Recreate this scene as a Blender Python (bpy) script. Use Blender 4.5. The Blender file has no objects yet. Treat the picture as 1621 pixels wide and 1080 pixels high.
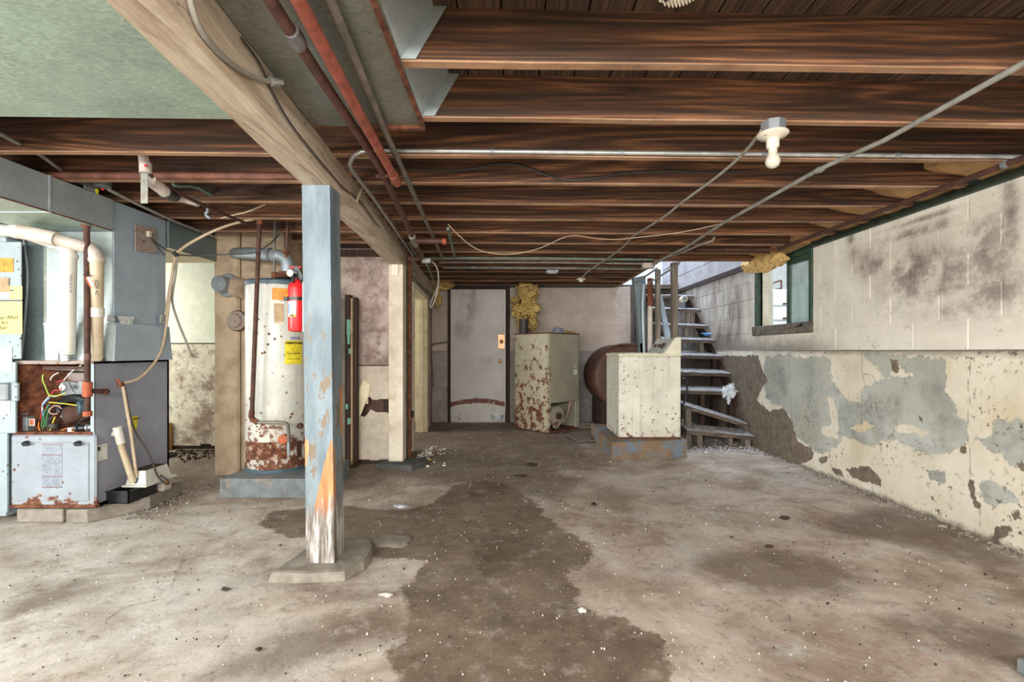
import bpy, math, random
import numpy as np
from mathutils import Vector, Matrix, noise as mnoise
random.seed(7); R = random.random
def U(a, b): return a + (b - a) * R()
PI = math.pi
C = bpy.context.scene.collection

# ------------------------------------------------------------------ camera, world, lights, exposure
cd = bpy.data.cameras.new('camera'); cam = bpy.data.objects.new('camera', cd); C.objects.link(cam)
cam.location = (0, 0, 1.1); cam.rotation_euler = (PI/2, 0, 0)
cd.sensor_width = 36; cd.lens = 17.0; cd.shift_y = 16/1621; cd.clip_start = .05; cd.clip_end = 100
bpy.context.scene.camera = cam
vs = bpy.context.scene.view_settings
vs.view_transform = 'Standard'; vs.look = 'None'; vs.gamma = 1; vs.use_curve_mapping = False; vs.exposure = 0.30
w = bpy.data.worlds.new('world'); bpy.context.scene.world = w; w.use_nodes = True
w.node_tree.nodes['Background'].inputs[0].default_value = (1, .98, .94, 1)
w.node_tree.nodes['Background'].inputs[1].default_value = 1.2
def area(name, loc, target, sx, sy, watts, col=(1, 1, 1)):
    l = bpy.data.lights.new(name, 'AREA'); l.shape = 'RECTANGLE'; l.size = sx; l.size_y = sy; l.energy = watts; l.color = col
    o = bpy.data.objects.new(name, l); C.objects.link(o); o.location = loc
    o.rotation_euler = (Vector(target) - Vector(loc)).to_track_quat('-Z', 'Y').to_euler(); return o
area('added_joist_strip_behind_camera', (-.5, -1.7, 1.80), (.2, 4, 1.3), 4.6, .34, 215, (1, .965, .91))  # added strip lamp out of view, set high to light the lower joist faces
area('added_low_fill_behind_camera', (-.6, -2.35, .8), (.3, 4, .9), 5.2, 1.0, 35, (1, .965, .92))  # added broad fill lamp, low and unseen behind the camera
area('daylight_left_window', (-4.5, -.6, 1.15), (2.77, 3.4, .9), 2.2, 1.4, 170, (.98, 1, .99))
area('daylight_rear_left_window', (-4.5, 4.6, 1.5), (-2.9, 5.2, 1.0), .7, 1.2, 17, (1, 1, .93))
area('daylight_side_room', (-3.2, 6.1, 1.5), (-1.2, 6.5, 1.0), 1.2, 1.4, 34, (1, .98, .9))
area('daylight_stair_hall', (2.35, 7.4, 4.3), (2.4, 7.0, 0), 1.0, 2.2, 120, (.72, .84, 1))
area('daylight_annex', (5.0, 5.2, 2.9), (4.0, 5.4, 1.2), 1.5, 1.5, 85, (.82, .91, 1))

# ------------------------------------------------------------------ measuring: pixel + one known coordinate -> point in the room
F = 765.0; EZ = 1.1; CX = 810.5; CY = 556.0
def P(px, py, Y): return Vector(((px-CX)*Y/F, Y, EZ-(py-CY)*Y/F))
def PXp(px, py, X): return P(px, py, X*F/(px-CX))
def PZ(px, py, z): return P(px, py, (z-EZ)*F/(CY-py))

# ------------------------------------------------------------------ colour / node helpers
def lin(c):
    return tuple(((v/255)/12.92 if v/255 <= .04045 else ((v/255+.055)/1.055)**2.4) for v in c[:3]) + (1,)
class NT:
    def __init__(s, name):
        s.m = bpy.data.materials.new(name); s.m.use_nodes = True; s.t = s.m.node_tree; s.N = s.t.nodes
        s.b = s.N['Principled BSDF']; s._pos = None
    def L(s, a, b): s.t.links.new(a, b)
    def setin(s, sock, v):
        if isinstance(v, bpy.types.NodeSocket): s.L(v, sock)
        elif v is not None: sock.default_value = v
    @property
    def pos(s):
        if s._pos is None: s._pos = s.N.new('ShaderNodeNewGeometry').outputs['Position']
        return s._pos
    def objc(s): return s.N.new('ShaderNodeTexCoord').outputs['Object']
    def gen(s): return s.N.new('ShaderNodeTexCoord').outputs['Generated']
    def map(s, vec, scale=(1,1,1), loc=(0,0,0), rot=(0,0,0)):
        n = s.N.new('ShaderNodeMapping'); s.L(vec, n.inputs[0]); n.inputs[1].default_value = loc; n.inputs[2].default_value = rot; n.inputs[3].default_value = scale
        return n.outputs[0]
    def noise(s, scale, detail=6, rough=.6, vec=None, dist=0, out=0):
        n = s.N.new('ShaderNodeTexNoise'); s.L(vec or s.pos, n.inputs['Vector']); n.inputs['Scale'].default_value = scale
        n.inputs['Detail'].default_value = detail; n.inputs['Roughness'].default_value = rough; n.inputs['Distortion'].default_value = dist
        return n.outputs[out]
    def vor(s, scale, vec=None, feature='F1', out='Distance', rnd=1):
        n = s.N.new('ShaderNodeTexVoronoi'); n.feature = feature; s.L(vec or s.pos, n.inputs['Vector']); n.inputs['Scale'].default_value = scale
        n.inputs['Randomness'].default_value = rnd
        return n.outputs[out]
    def wave(s, scale, dist, vec=None, direction='Z', dscale=1, detail=2):
        n = s.N.new('ShaderNodeTexWave'); n.bands_direction = direction; s.L(vec or s.pos, n.inputs['Vector']); n.inputs['Scale'].default_value = scale
        n.inputs['Distortion'].default_value = dist; n.inputs['Detail'].default_value = detail; n.inputs['Detail Scale'].default_value = dscale
        return n.outputs['Fac']
    def ramp(s, fac, stops, interp='LINEAR'):
        n = s.N.new('ShaderNodeValToRGB'); s.L(fac, n.inputs[0]); n.color_ramp.interpolation = interp; e = n.color_ramp.elements
        while len(e) < len(stops): e.new(1)
        for el, (p, c) in zip(e, stops):
            el.position = p; el.color = lin(c) if isinstance(c, tuple) and len(c) == 3 else ((c, c, c, 1) if not isinstance(c, tuple) else c)
        return n.outputs[0]
    def thr(s, fac, lo, hi): return s.mr(fac, lo, hi, 0, 1)
    def mr(s, v, a, b, c, d):
        n = s.N.new('ShaderNodeMapRange'); n.interpolation_type = 'LINEAR'; s.setin(n.inputs[0], v)
        for i, x in enumerate((a, b, c, d)): n.inputs[i+1].default_value = x
        return n.outputs[0]
    def math(s, op, a, b=None, clamp=False):
        n = s.N.new('ShaderNodeMath'); n.operation = op; n.use_clamp = clamp; s.setin(n.inputs[0], a)
        if b is not None: s.setin(n.inputs[1], b)
        return n.outputs[0]
    def mix(s, f, a, b, mode='MIX'):
        n = s.N.new('ShaderNodeMix'); n.data_type = 'RGBA'; n.blend_type = mode
        s.setin(n.inputs['Factor'], f)
        for sock, v in ((n.inputs[6], a), (n.inputs[7], b)):
            s.setin(sock, lin(v) if isinstance(v, tuple) and len(v) == 3 else v)
        return n.outputs[2]
    def xyz(s, vec=None):
        n = s.N.new('ShaderNodeSeparateXYZ'); s.L(vec or s.pos, n.inputs[0]); return n.outputs
    def attr(s, name):
        n = s.N.new('ShaderNodeAttribute'); n.attribute_name = name; r = s.N.new('ShaderNodeSeparateColor'); s.L(n.outputs['Color'], r.inputs[0]); return r.outputs
    def bump(s, h, strength=.3, dist=.01):
        n = s.N.new('ShaderNodeBump'); n.inputs['Strength'].default_value = strength; n.inputs['Distance'].default_value = dist; s.L(h, n.inputs['Height'])
        s.L(n.outputs[0], s.b.inputs['Normal'])
    def rand(s): return s.N.new('ShaderNodeObjectInfo').outputs['Random']
    def done(s, col, rough=.7, metal=0, spec=None):
        s.setin(s.b.inputs['Base Color'], lin(col) if isinstance(col, tuple) else col)
        s.setin(s.b.inputs['Roughness'], rough); s.setin(s.b.inputs['Metallic'], metal)
        if spec is not None: s.b.inputs['Specular IOR Level'].default_value = spec
        return s.m
def sc(c, k): return tuple(max(0, min(255, v*k)) for v in c)

def m_flat(name, col, rough=.6, metal=0, var=.12, scale=14, spec=None, dirt=None, dirt_amt=.5):
    n = NT(name); f = n.noise(scale, 6)
    c = n.ramp(f, [(.3, sc(col, 1-var)), (.7, sc(col, 1+var*.6))])
    if dirt: c = n.mix(n.math('MULTIPLY', n.thr(n.noise(scale*.4, 8, .7), .5, .68), dirt_amt), c, dirt)
    n.bump(f, .12, .004); return n.done(c, rough, metal, spec)
def m_wood(name, dark, mid, light, axis='X', fine=1.0, rough=.8, stain=.5, stainc=(40, 28, 20), freq=26, rnd=True, edge=False, dust=False):
    n = NT(name); v = n.pos
    st = {'X': (.38, 9, 9), 'Y': (9, .38, 9), 'Z': (9, 9, .38)}[axis]
    mv = n.map(v, st)
    if rnd:
        a = n.N.new('ShaderNodeVectorMath'); a.operation = 'ADD'; cmb = n.N.new('ShaderNodeCombineXYZ')
        rr = n.math('MULTIPLY', n.rand(), 60.0)
        for i in range(3): n.L(rr, cmb.inputs[i])
        n.L(mv, a.inputs[0]); n.L(cmb.outputs[0], a.inputs[1]); mv = a.outputs[0]
    big = n.noise(.35, 3, .5, mv, .4)
    rings = n.math('FRACT', n.math('MULTIPLY', big, freq*fine))
    rings = n.math('PINGPONG', rings, .5)
    fib = n.noise(3.2*fine, 8, .7, n.map(mv, (.6, 2.2, 2.2) if axis == 'X' else ((2.2, .6, 2.2) if axis == 'Y' else (2.2, 2.2, .6))))
    f = n.math('ADD', n.math('MULTIPLY', rings, .42), n.math('MULTIPLY', fib, .85))
    c = n.ramp(f, [(.3, dark), (.55, mid), (.75, light)])
    s_ = n.thr(n.noise(1.1, 6, .65, mv), .42, .68)
    c = n.mix(n.math('MULTIPLY', s_, stain), c, stainc)
    c = n.mix(n.math('MULTIPLY', n.thr(n.rand(), 0, 1), .35), c, n.mix(1.0, c, (128, 122, 116), 'MULTIPLY'))
    if dust:   # dust lies on whatever faces up
        g_ = n.N.new('ShaderNodeNewGeometry').outputs['Normal']; k = n.math('MULTIPLY', n.thr(n.xyz(g_)[2], .5, .9), n.mr(n.noise(22, 8, .75), .38, .58, .15, .95)); c = n.mix(k, c, (186, 186, 190))
    if edge:   # light bounced off the floor, painted as a paler tone on the undersides
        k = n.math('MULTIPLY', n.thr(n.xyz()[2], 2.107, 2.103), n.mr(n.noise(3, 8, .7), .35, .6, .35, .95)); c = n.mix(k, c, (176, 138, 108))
    n.bump(f, .35, .006); return n.done(c, rough)
RUSTC = [(.3, (50, 29, 22)), (.5, (98, 57, 40)), (.68, (142, 92, 62))]
def m_rusty(name, base, rough=.42, metal=0, rust=.0, rscale=9, zlo=None, zhi=None, zamt=.25, var=.06, spangle=0, specks=0, streak=0):
    n = NT(name)
    c = n.ramp(n.noise(5, 6), [(.3, sc(base, 1-var)), (.7, sc(base, 1+var))])
    if spangle:
        sp = n.vor(62, n.map(n.pos, (1, 2.4, 2.2)), out='Color'); g = n.N.new('ShaderNodeRGBToBW'); n.L(sp, g.inputs[0])
        c = n.mix(n.math('MULTIPLY', n.math('MULTIPLY', g.outputs[0], n.noise(7, 5)), spangle), c, sc(base, 1.7))
    f = n.noise(rscale, 10, .68)
    f = n.math('ADD', f, rust)
    if zlo is not None:
        z = n.xyz()[2]; f = n.math('ADD', f, n.mr(z, zlo, zhi, zamt, 0))
    k = n.thr(f, .60, .64)
    rc = n.ramp(n.noise(rscale*2.3, 8, .7), RUSTC)
    c = n.mix(n.math('MULTIPLY', n.thr(f, .53, .62), .3), c, (165, 120, 80))
    c = n.mix(k, c, rc)
    if specks:
        d = n.vor(specks, rnd=1); kk = n.math('MULTIPLY', n.thr(n.math('ADD', d, n.math('MULTIPLY', n.noise(30, 3), .15)), .27, .20), n.thr(n.noise(4, 3), .42, .50)); c = n.mix(kk, c, rc)
        k = n.math('MAXIMUM', k, kk)
    if streak:
        st = n.noise(4, 5, .6, n.map(n.pos, (6, 6, .35))); c = n.mix(n.math('MULTIPLY', n.thr(st, .52, .75), streak), c, (150, 120, 90))
    n.bump(n.math('ADD', n.math('MULTIPLY', k, .5), n.math('MULTIPLY', n.noise(60, 4), .1)), .3, .004)
    rg = n.math('ADD', rough, n.math('MULTIPLY', k, .4), True)
    me = n.math('MULTIPLY', n.math('SUBTRACT', 1.0, k), metal)
    return n.done(c, rg, me)
def m_plaster(name, base, alt, dirt, amt=.5, scale=2.2, lo=.48, hi=.66, bscale=18, b=.35, fleck=0, fleckc=(60, 50, 44)):
    n = NT(name)
    c = n.ramp(n.noise(scale*1.7, 8, .62), [(.32, alt), (.62, base)])
    c = n.mix(n.math('MULTIPLY', n.thr(n.noise(scale, 12, .72), lo, hi), amt), c, dirt)
    if fleck: c = n.mix(n.math('MULTIPLY', n.thr(n.noise(16, 10, .75), .55, .60), fleck), c, fleckc)
    n.bump(n.noise(bscale, 8, .65), b, .01); return n.done(c, .9)
def m_print(name, base, ink, rows=14, dens=.5, rough=.55, axis=2):
    n = NT(name); g = n.objc(); x = n.xyz(g)
    row = n.math('FRACT', n.math('MULTIPLY', x[axis], rows*12.0))
    rm = n.thr(row, .55, .5)
    txt = n.thr(n.noise(160, 2, .5, n.map(g, (1, 1, .5))), .5, .53)
    blk = n.thr(n.noise(22, 1, .5, g), .40, .45)
    k = n.math('MULTIPLY', n.math('MULTIPLY', rm, txt), n.math('MULTIPLY', blk, dens))
    c = n.mix(k, base, ink); c = n.mix(n.math('MULTIPLY', n.noise(9, 8, .7), .25), c, sc(base, .75))
    return n.done(c, rough)

M = {}
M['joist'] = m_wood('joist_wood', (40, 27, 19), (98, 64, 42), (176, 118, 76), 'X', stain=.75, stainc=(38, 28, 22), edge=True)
M['plank'] = m_wood('subfloor_wood', (44, 33, 26), (84, 63, 49), (118, 92, 72), 'Y', stain=.5)
M['graywood'] = m_wood('grey_weathered_wood', (88, 80, 70), (132, 122, 108), (170, 160, 146), 'Z', stain=.4, stainc=(70, 58, 46))
M['graywood_x'] = m_wood('grey_tread_wood', (62, 52, 44), (100, 86, 74), (136, 122, 108), 'X', stain=.35, stainc=(56, 44, 36), dust=True)
M['darkwood'] = m_wood('dark_wood', (34, 22, 16), (60, 40, 30), (92, 66, 48), 'Z', stain=.4)
M['rustwood'] = m_wood('orange_brown_wood', (70, 34, 18), (128, 66, 34), (160, 96, 56), 'Z', stain=.3)
M['sill'] = m_flat('dark_green_paint', (40, 58, 46), .6, var=.35, dirt=(70, 58, 46))
M['greenframe'] = m_flat('green_frame_paint', (44, 72, 56), .55, var=.3, dirt=(96, 92, 78), dirt_amt=.6)
M['sillwood'] = m_flat('weathered_sill', (112, 104, 92), .85, var=.3, dirt=(60, 50, 42), dirt_amt=.8)
def m_beam():
    n = NT('whitewashed_beam'); mv = n.map(n.pos, (8, .7, 8)); f = n.noise(2.6, 10, .7, mv, .6)
    c = n.ramp(f, [(.3, (138, 118, 98)), (.5, (186, 170, 150)), (.7, (214, 202, 186))])
    c = n.mix(n.math('MULTIPLY', n.thr(n.noise(1.6, 8, .7, n.map(n.pos, (3, .8, 3))), .52, .72), .45), c, (152, 120, 92))
    cr = n.thr(n.noise(1.3, 3, .5, n.map(n.pos, (9, .35, 9)), 1.0), .497, .5); cr2 = n.thr(n.noise(1.3, 3, .5, n.map(n.pos, (9, .35, 9)), 1.0), .506, .503)
    c = n.mix(n.math('MULTIPLY', n.math('MULTIPLY', cr, cr2), .7), c, (96, 70, 48))
    n.bump(f, .5, .008); return n.done(c, .85)
M['beam'] = m_beam()
M['whitewood'] = m_plaster('dirty_white_painted_wood', (214, 204, 186), (190, 176, 156), (150, 108, 76), .55, 3.5, .52, .72)
M['greywallwood'] = m_plaster('greyish_partition_boards', (150, 142, 130), (120, 110, 100), (84, 70, 60), .6, 3)
M['creamjamb'] = m_plaster('cream_door_jamb', (236, 226, 192), (216, 202, 164), (160, 124, 84), .5, 4, .55, .75)
M['pinkplaster'] = m_plaster('moldy_pink_plaster', (206, 190, 178), (178, 154, 146), (104, 80, 78), .75, 2.6, .44, .62, fleck=.5, fleckc=(72, 56, 56))
M['paperwall'] = m_plaster('torn_wallpaper', (214, 202, 184), (188, 176, 162), (128, 116, 104), .4, 4)
M['leftplaster'] = m_plaster('moldy_cream_plaster', (222, 216, 196), (202, 192, 172), (122, 96, 80), .8, 3.6, .47, .60, fleck=.5, fleckc=(96, 74, 62))
M['whitepanel'] = m_flat('pale_panel_board', (222, 226, 204), .6, var=.05)
M['chimney'] = m_plaster('dirty_chimney_parging', (188, 168, 142), (158, 138, 114), (104, 84, 66), .65, 3, .5, .68, 9, .8)
M['backwall'] = m_plaster('back_wall_paint', (196, 182, 170), (176, 160, 148), (124, 108, 98), .5, 2.2, .52, .72)
M['backlow'] = m_plaster('back_wall_bare', (172, 164, 160), (146, 138, 132), (96, 86, 80), .6, 2.4)
M['stairback'] = m_plaster('understair_wall', (104, 98, 90), (78, 72, 64), (52, 44, 38), .6, 2)
M['upperboards'] = m_plaster('hall_side_boards', (186, 180, 178), (158, 150, 148), (112, 100, 94), .5, 2)
M['hallwhite'] = m_flat('hall_white', (222, 228, 236), .7, var=.05)
M['annexwhite'] = m_flat('annex_white', (226, 232, 238), .7, var=.06)
M['enamelwhite'] = m_flat('dresser_white', (214, 220, 222), .5, var=.03)
M['galv'] = m_rusty('galvanised_duct', (148, 160, 164), .42, .35, rust=-.16, spangle=.28)
M['galvgreen'] = m_rusty('galvanised_green_panning', (134, 150, 138), .38, .2, rust=-.2, spangle=.55, var=.08)
M['galvgrey'] = m_rusty('galvanised_grey_panning', (108, 110, 102), .4, .3, rust=-.07, spangle=.6, var=.14)
M['galvblue'] = m_rusty('galvanised_blue_plenum', (150, 166, 180), .45, .15, rust=-.2, spangle=.15)
M['galvpale'] = m_rusty('galvanised_pale_front', (150, 162, 162), .42, .2, rust=-.18, spangle=.25)
M['galvdark'] = m_rusty('galvanised_dark', (104, 118, 120), .4, .3, rust=-.14, spangle=.3)
M['cabinet'] = m_rusty('furnace_cabinet_paint', (142, 150, 160), .42, 0, rust=-.10, rscale=11, zlo=.08, zhi=.24, zamt=.30, specks=17)
M['cabside'] = m_rusty('furnace_side_paint', (146, 150, 164), .45, 0, rust=-.13, rscale=9, zlo=.08, zhi=.26, zamt=.30)
M['returncab'] = m_rusty('return_cabinet_paint', (144, 158, 164), .45, 0, rust=-.10, rscale=12, spangle=.1, specks=26)
M['rust'] = m_rusty('solid_rust', (110, 60, 36), .85, 0, rust=.3)
M['rustdark'] = m_flat('dark_rust', (74, 46, 36), .8, var=.35, scale=20)
M['piperust'] = m_flat('rusty_steel_pipe', (118, 74, 60), .7, var=.3, scale=12, dirt=(70, 46, 38))
M['pipered'] = m_flat('red_iron_pipe', (152, 82, 66), .6, var=.2, scale=22, dirt=(96, 52, 44))
M['pipebrown'] = m_flat('brown_iron_pipe', (98, 66, 58), .65, var=.25, scale=22, dirt=(60, 38, 32))
M['pipegrey'] = m_flat('tarnished_copper_pipe', (118, 110, 102), .5, .2, var=.25, scale=14, dirt=(88, 116, 104))
M['pipegreen'] = m_flat('green_tarnished_pipe', (112, 132, 122), .5, .3, var=.2, scale=14)
M['pipelabelred'] = m_flat('orange_rust_fitting', (170, 84, 52), .7, var=.2, scale=30)
M['conduit'] = m_flat('silver_conduit', (178, 180, 178), .35, .55, var=.12, scale=20)
M['conduitold'] = m_flat('grey_conduit', (150, 150, 142), .55, .25, var=.16, scale=20, dirt=(120, 104, 84))
M['cable'] = m_flat('grey_cable', (142, 138, 128), .6, var=.12)
M['cablebeige'] = m_flat('beige_cable', (184, 164, 138), .6, var=.1)
M['cabledark'] = m_flat('dark_cable', (58, 54, 52), .5, var=.15)
M['black'] = m_flat('black_plastic', (30, 31, 34), .4, var=.2)
M['pvc'] = m_flat('white_pvc', (206, 204, 196), .38, var=.04, dirt=(180, 172, 158), dirt_amt=.5)
M['pvcdirty'] = m_flat('dirty_pvc', (196, 184, 174), .45, var=.1, dirt=(120, 100, 88), dirt_amt=.6)
M['pvcyellow'] = m_flat('yellowed_pvc', (196, 180, 152), .5, var=.08, dirt=(164, 132, 96))
M['steel'] = m_flat('bright_steel', (176, 180, 182), .3, .8, var=.08)
M['dullsteel'] = m_flat('dull_steel', (140, 146, 150), .45, .5, var=.12, dirt=(110, 84, 64))
M['flue'] = m_flat('flue_grey', (150, 162, 170), .5, .35, var=.12, dirt=(112, 92, 76), dirt_amt=.5)
M['heater'] = m_rusty('heater_enamel', (198, 198, 190), .32, 0, rust=-.08, rscale=13, zlo=.15, zhi=.80, zamt=.26, specks=16, streak=.3)
M['heaterlow'] = m_rusty('heater_rusted_panel', (160, 140, 124), .7, 0, rust=.17, rscale=16)
M['bluegrey'] = m_flat('blue_grey_trim', (62, 84, 96), .5, var=.15)
M['washer'] = m_rusty('washer_enamel', (214, 212, 198), .35, 0, rust=-.09, rscale=15, zlo=.16, zhi=.42, zamt=.17, specks=20, streak=.5)
M['console'] = m_flat('console_cream', (222, 216, 194), .45, var=.05)
M['consoleface'] = m_rusty('console_face', (176, 182, 170), .25, .3, rust=-.02, rscale=26)
M['oldfurn'] = m_rusty('old_furnace_enamel', (172, 166, 144), .5, 0, rust=.015, rscale=12, zlo=.0, zhi=1.2, zamt=.12, specks=24)
M['oldfurn2'] = m_rusty('old_furnace_clean_face', (158, 154, 134), .5, 0, rust=-.12, rscale=10, zlo=.3, zhi=.6, zamt=.05)
M['tank'] = m_flat('brown_oil_tank', (84, 52, 38), .6, var=.3, scale=5, dirt=(58, 36, 28))
M['doorwhite'] = m_plaster('stained_white_door', (206, 202, 196), (186, 180, 172), (126, 108, 92), .5, 2.4, .54, .72, 30, .1)
M['rustband'] = m_flat('red_rust_stain', (116, 56, 40), .9, var=.3, scale=40)
M['brass'] = m_flat('brass', (158, 122, 90), .35, .8, var=.1)
M['insul'] = m_flat('yellow_fibreglass', (188, 160, 96), 1, var=.35, scale=30)
M['insulpale'] = m_flat('amber_fibreglass', (222, 184, 118), 1, var=.25, scale=30, dirt=(160, 116, 70))
M['kraft'] = m_flat('kraft_paper', (186, 146, 98), .8, var=.15, scale=8, dirt=(120, 90, 60))
M['conc'] = m_plaster('grey_concrete', (150, 142, 132), (122, 114, 104), (88, 76, 66), .6, 5)
M['concblue'] = m_plaster('blue_grey_painted_concrete', (116, 122, 126), (90, 94, 96), (150, 132, 108), .6, 5, .55, .64)
M['pedestal'] = m_plaster('pedestal_concrete', (138, 116, 92), (116, 96, 76), (104, 126, 146), .85, 5, .5, .56)
M['curb'] = m_flat('dark_curb', (76, 76, 74), .8, var=.25)
M['red'] = m_flat('extinguisher_red', (206, 30, 34), .28, var=.04)
M['porcelain'] = m_flat('porcelain', (208, 200, 182), .3, var=.04)
M['bulb'] = m_flat('frosted_bulb', (196, 190, 174), .25, var=.05)
M['bluewhite'] = m_flat('pale_blue_wood', (176, 194, 212), .7, var=.1)
M['bag'] = m_flat('plastic_bag', (216, 226, 236), .35, var=.1)
M['dust'] = m_flat('pale_dust', (186, 186, 192), .95, var=.25, scale=40)
M['chip'] = m_flat('white_paint_chip', (226, 220, 208), .8, var=.1)
M['dirt'] = m_flat('dark_debris', (64, 50, 40), .95, var=.35, scale=30)
M['teal'] = m_flat('teal_paint', (104, 160, 144), .6, var=.1)
M['ink'] = m_flat('black_ink', (36, 34, 36), .7, var=.05)
M['inkblue'] = m_flat('blue_ink', (50, 66, 112), .7, var=.05)
M['orange'] = m_print('orange_label', (242, 152, 50), (92, 52, 30), 20, .8)
M['yellow'] = m_print('yellow_label', (240, 220, 50), (60, 56, 30), 16, .8)
M['note'] = m_print('yellow_note', (240, 226, 130), (150, 140, 110), 8, .25)
M['white'] = m_print('white_label', (232, 232, 228), (110, 110, 116), 24, .7)
M['greylabel'] = m_print('grey_label', (140, 148, 160), (84, 90, 104), 6, 1.0)
M['purple'] = m_flat('purple_label', (140, 138, 170), .5)
M['cardboard'] = m_flat('torn_brown_paper', (176, 148, 118), .85, var=.15)
M['tape'] = m_flat('foil_tape', (196, 200, 200), .3, .6, var=.2, scale=50)
M['plateold'] = m_rusty('old_access_plate', (150, 136, 130), .7, 0, rust=.02, rscale=30)
for k_, c_ in dict(w_red=(190, 40, 50), w_yel=(226, 214, 50), w_grn=(60, 130, 80), w_blu=(60, 140, 200), w_wht=(224, 220, 214), w_org=(230, 130, 50), w_pink=(200, 150, 140), w_lime=(170, 210, 80)).items():
    M[k_] = m_flat('wire_'+k_[2:], c_, .4, var=.04)
g = NT('clear_glass'); g.b.inputs['Transmission Weight'].default_value = 1; g.b.inputs['IOR'].default_value = 1.05; M['glass'] = g.done((244, 250, 250), .02)
g = NT('frosted_glass'); g.b.inputs['Transmission Weight'].default_value = .75; g.b.inputs['IOR'].default_value = 1.2
M['frost'] = g.done(g.ramp(g.noise(6, 6), [(.3, (150, 166, 162)), (.7, (206, 216, 212))]), .55)

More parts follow.
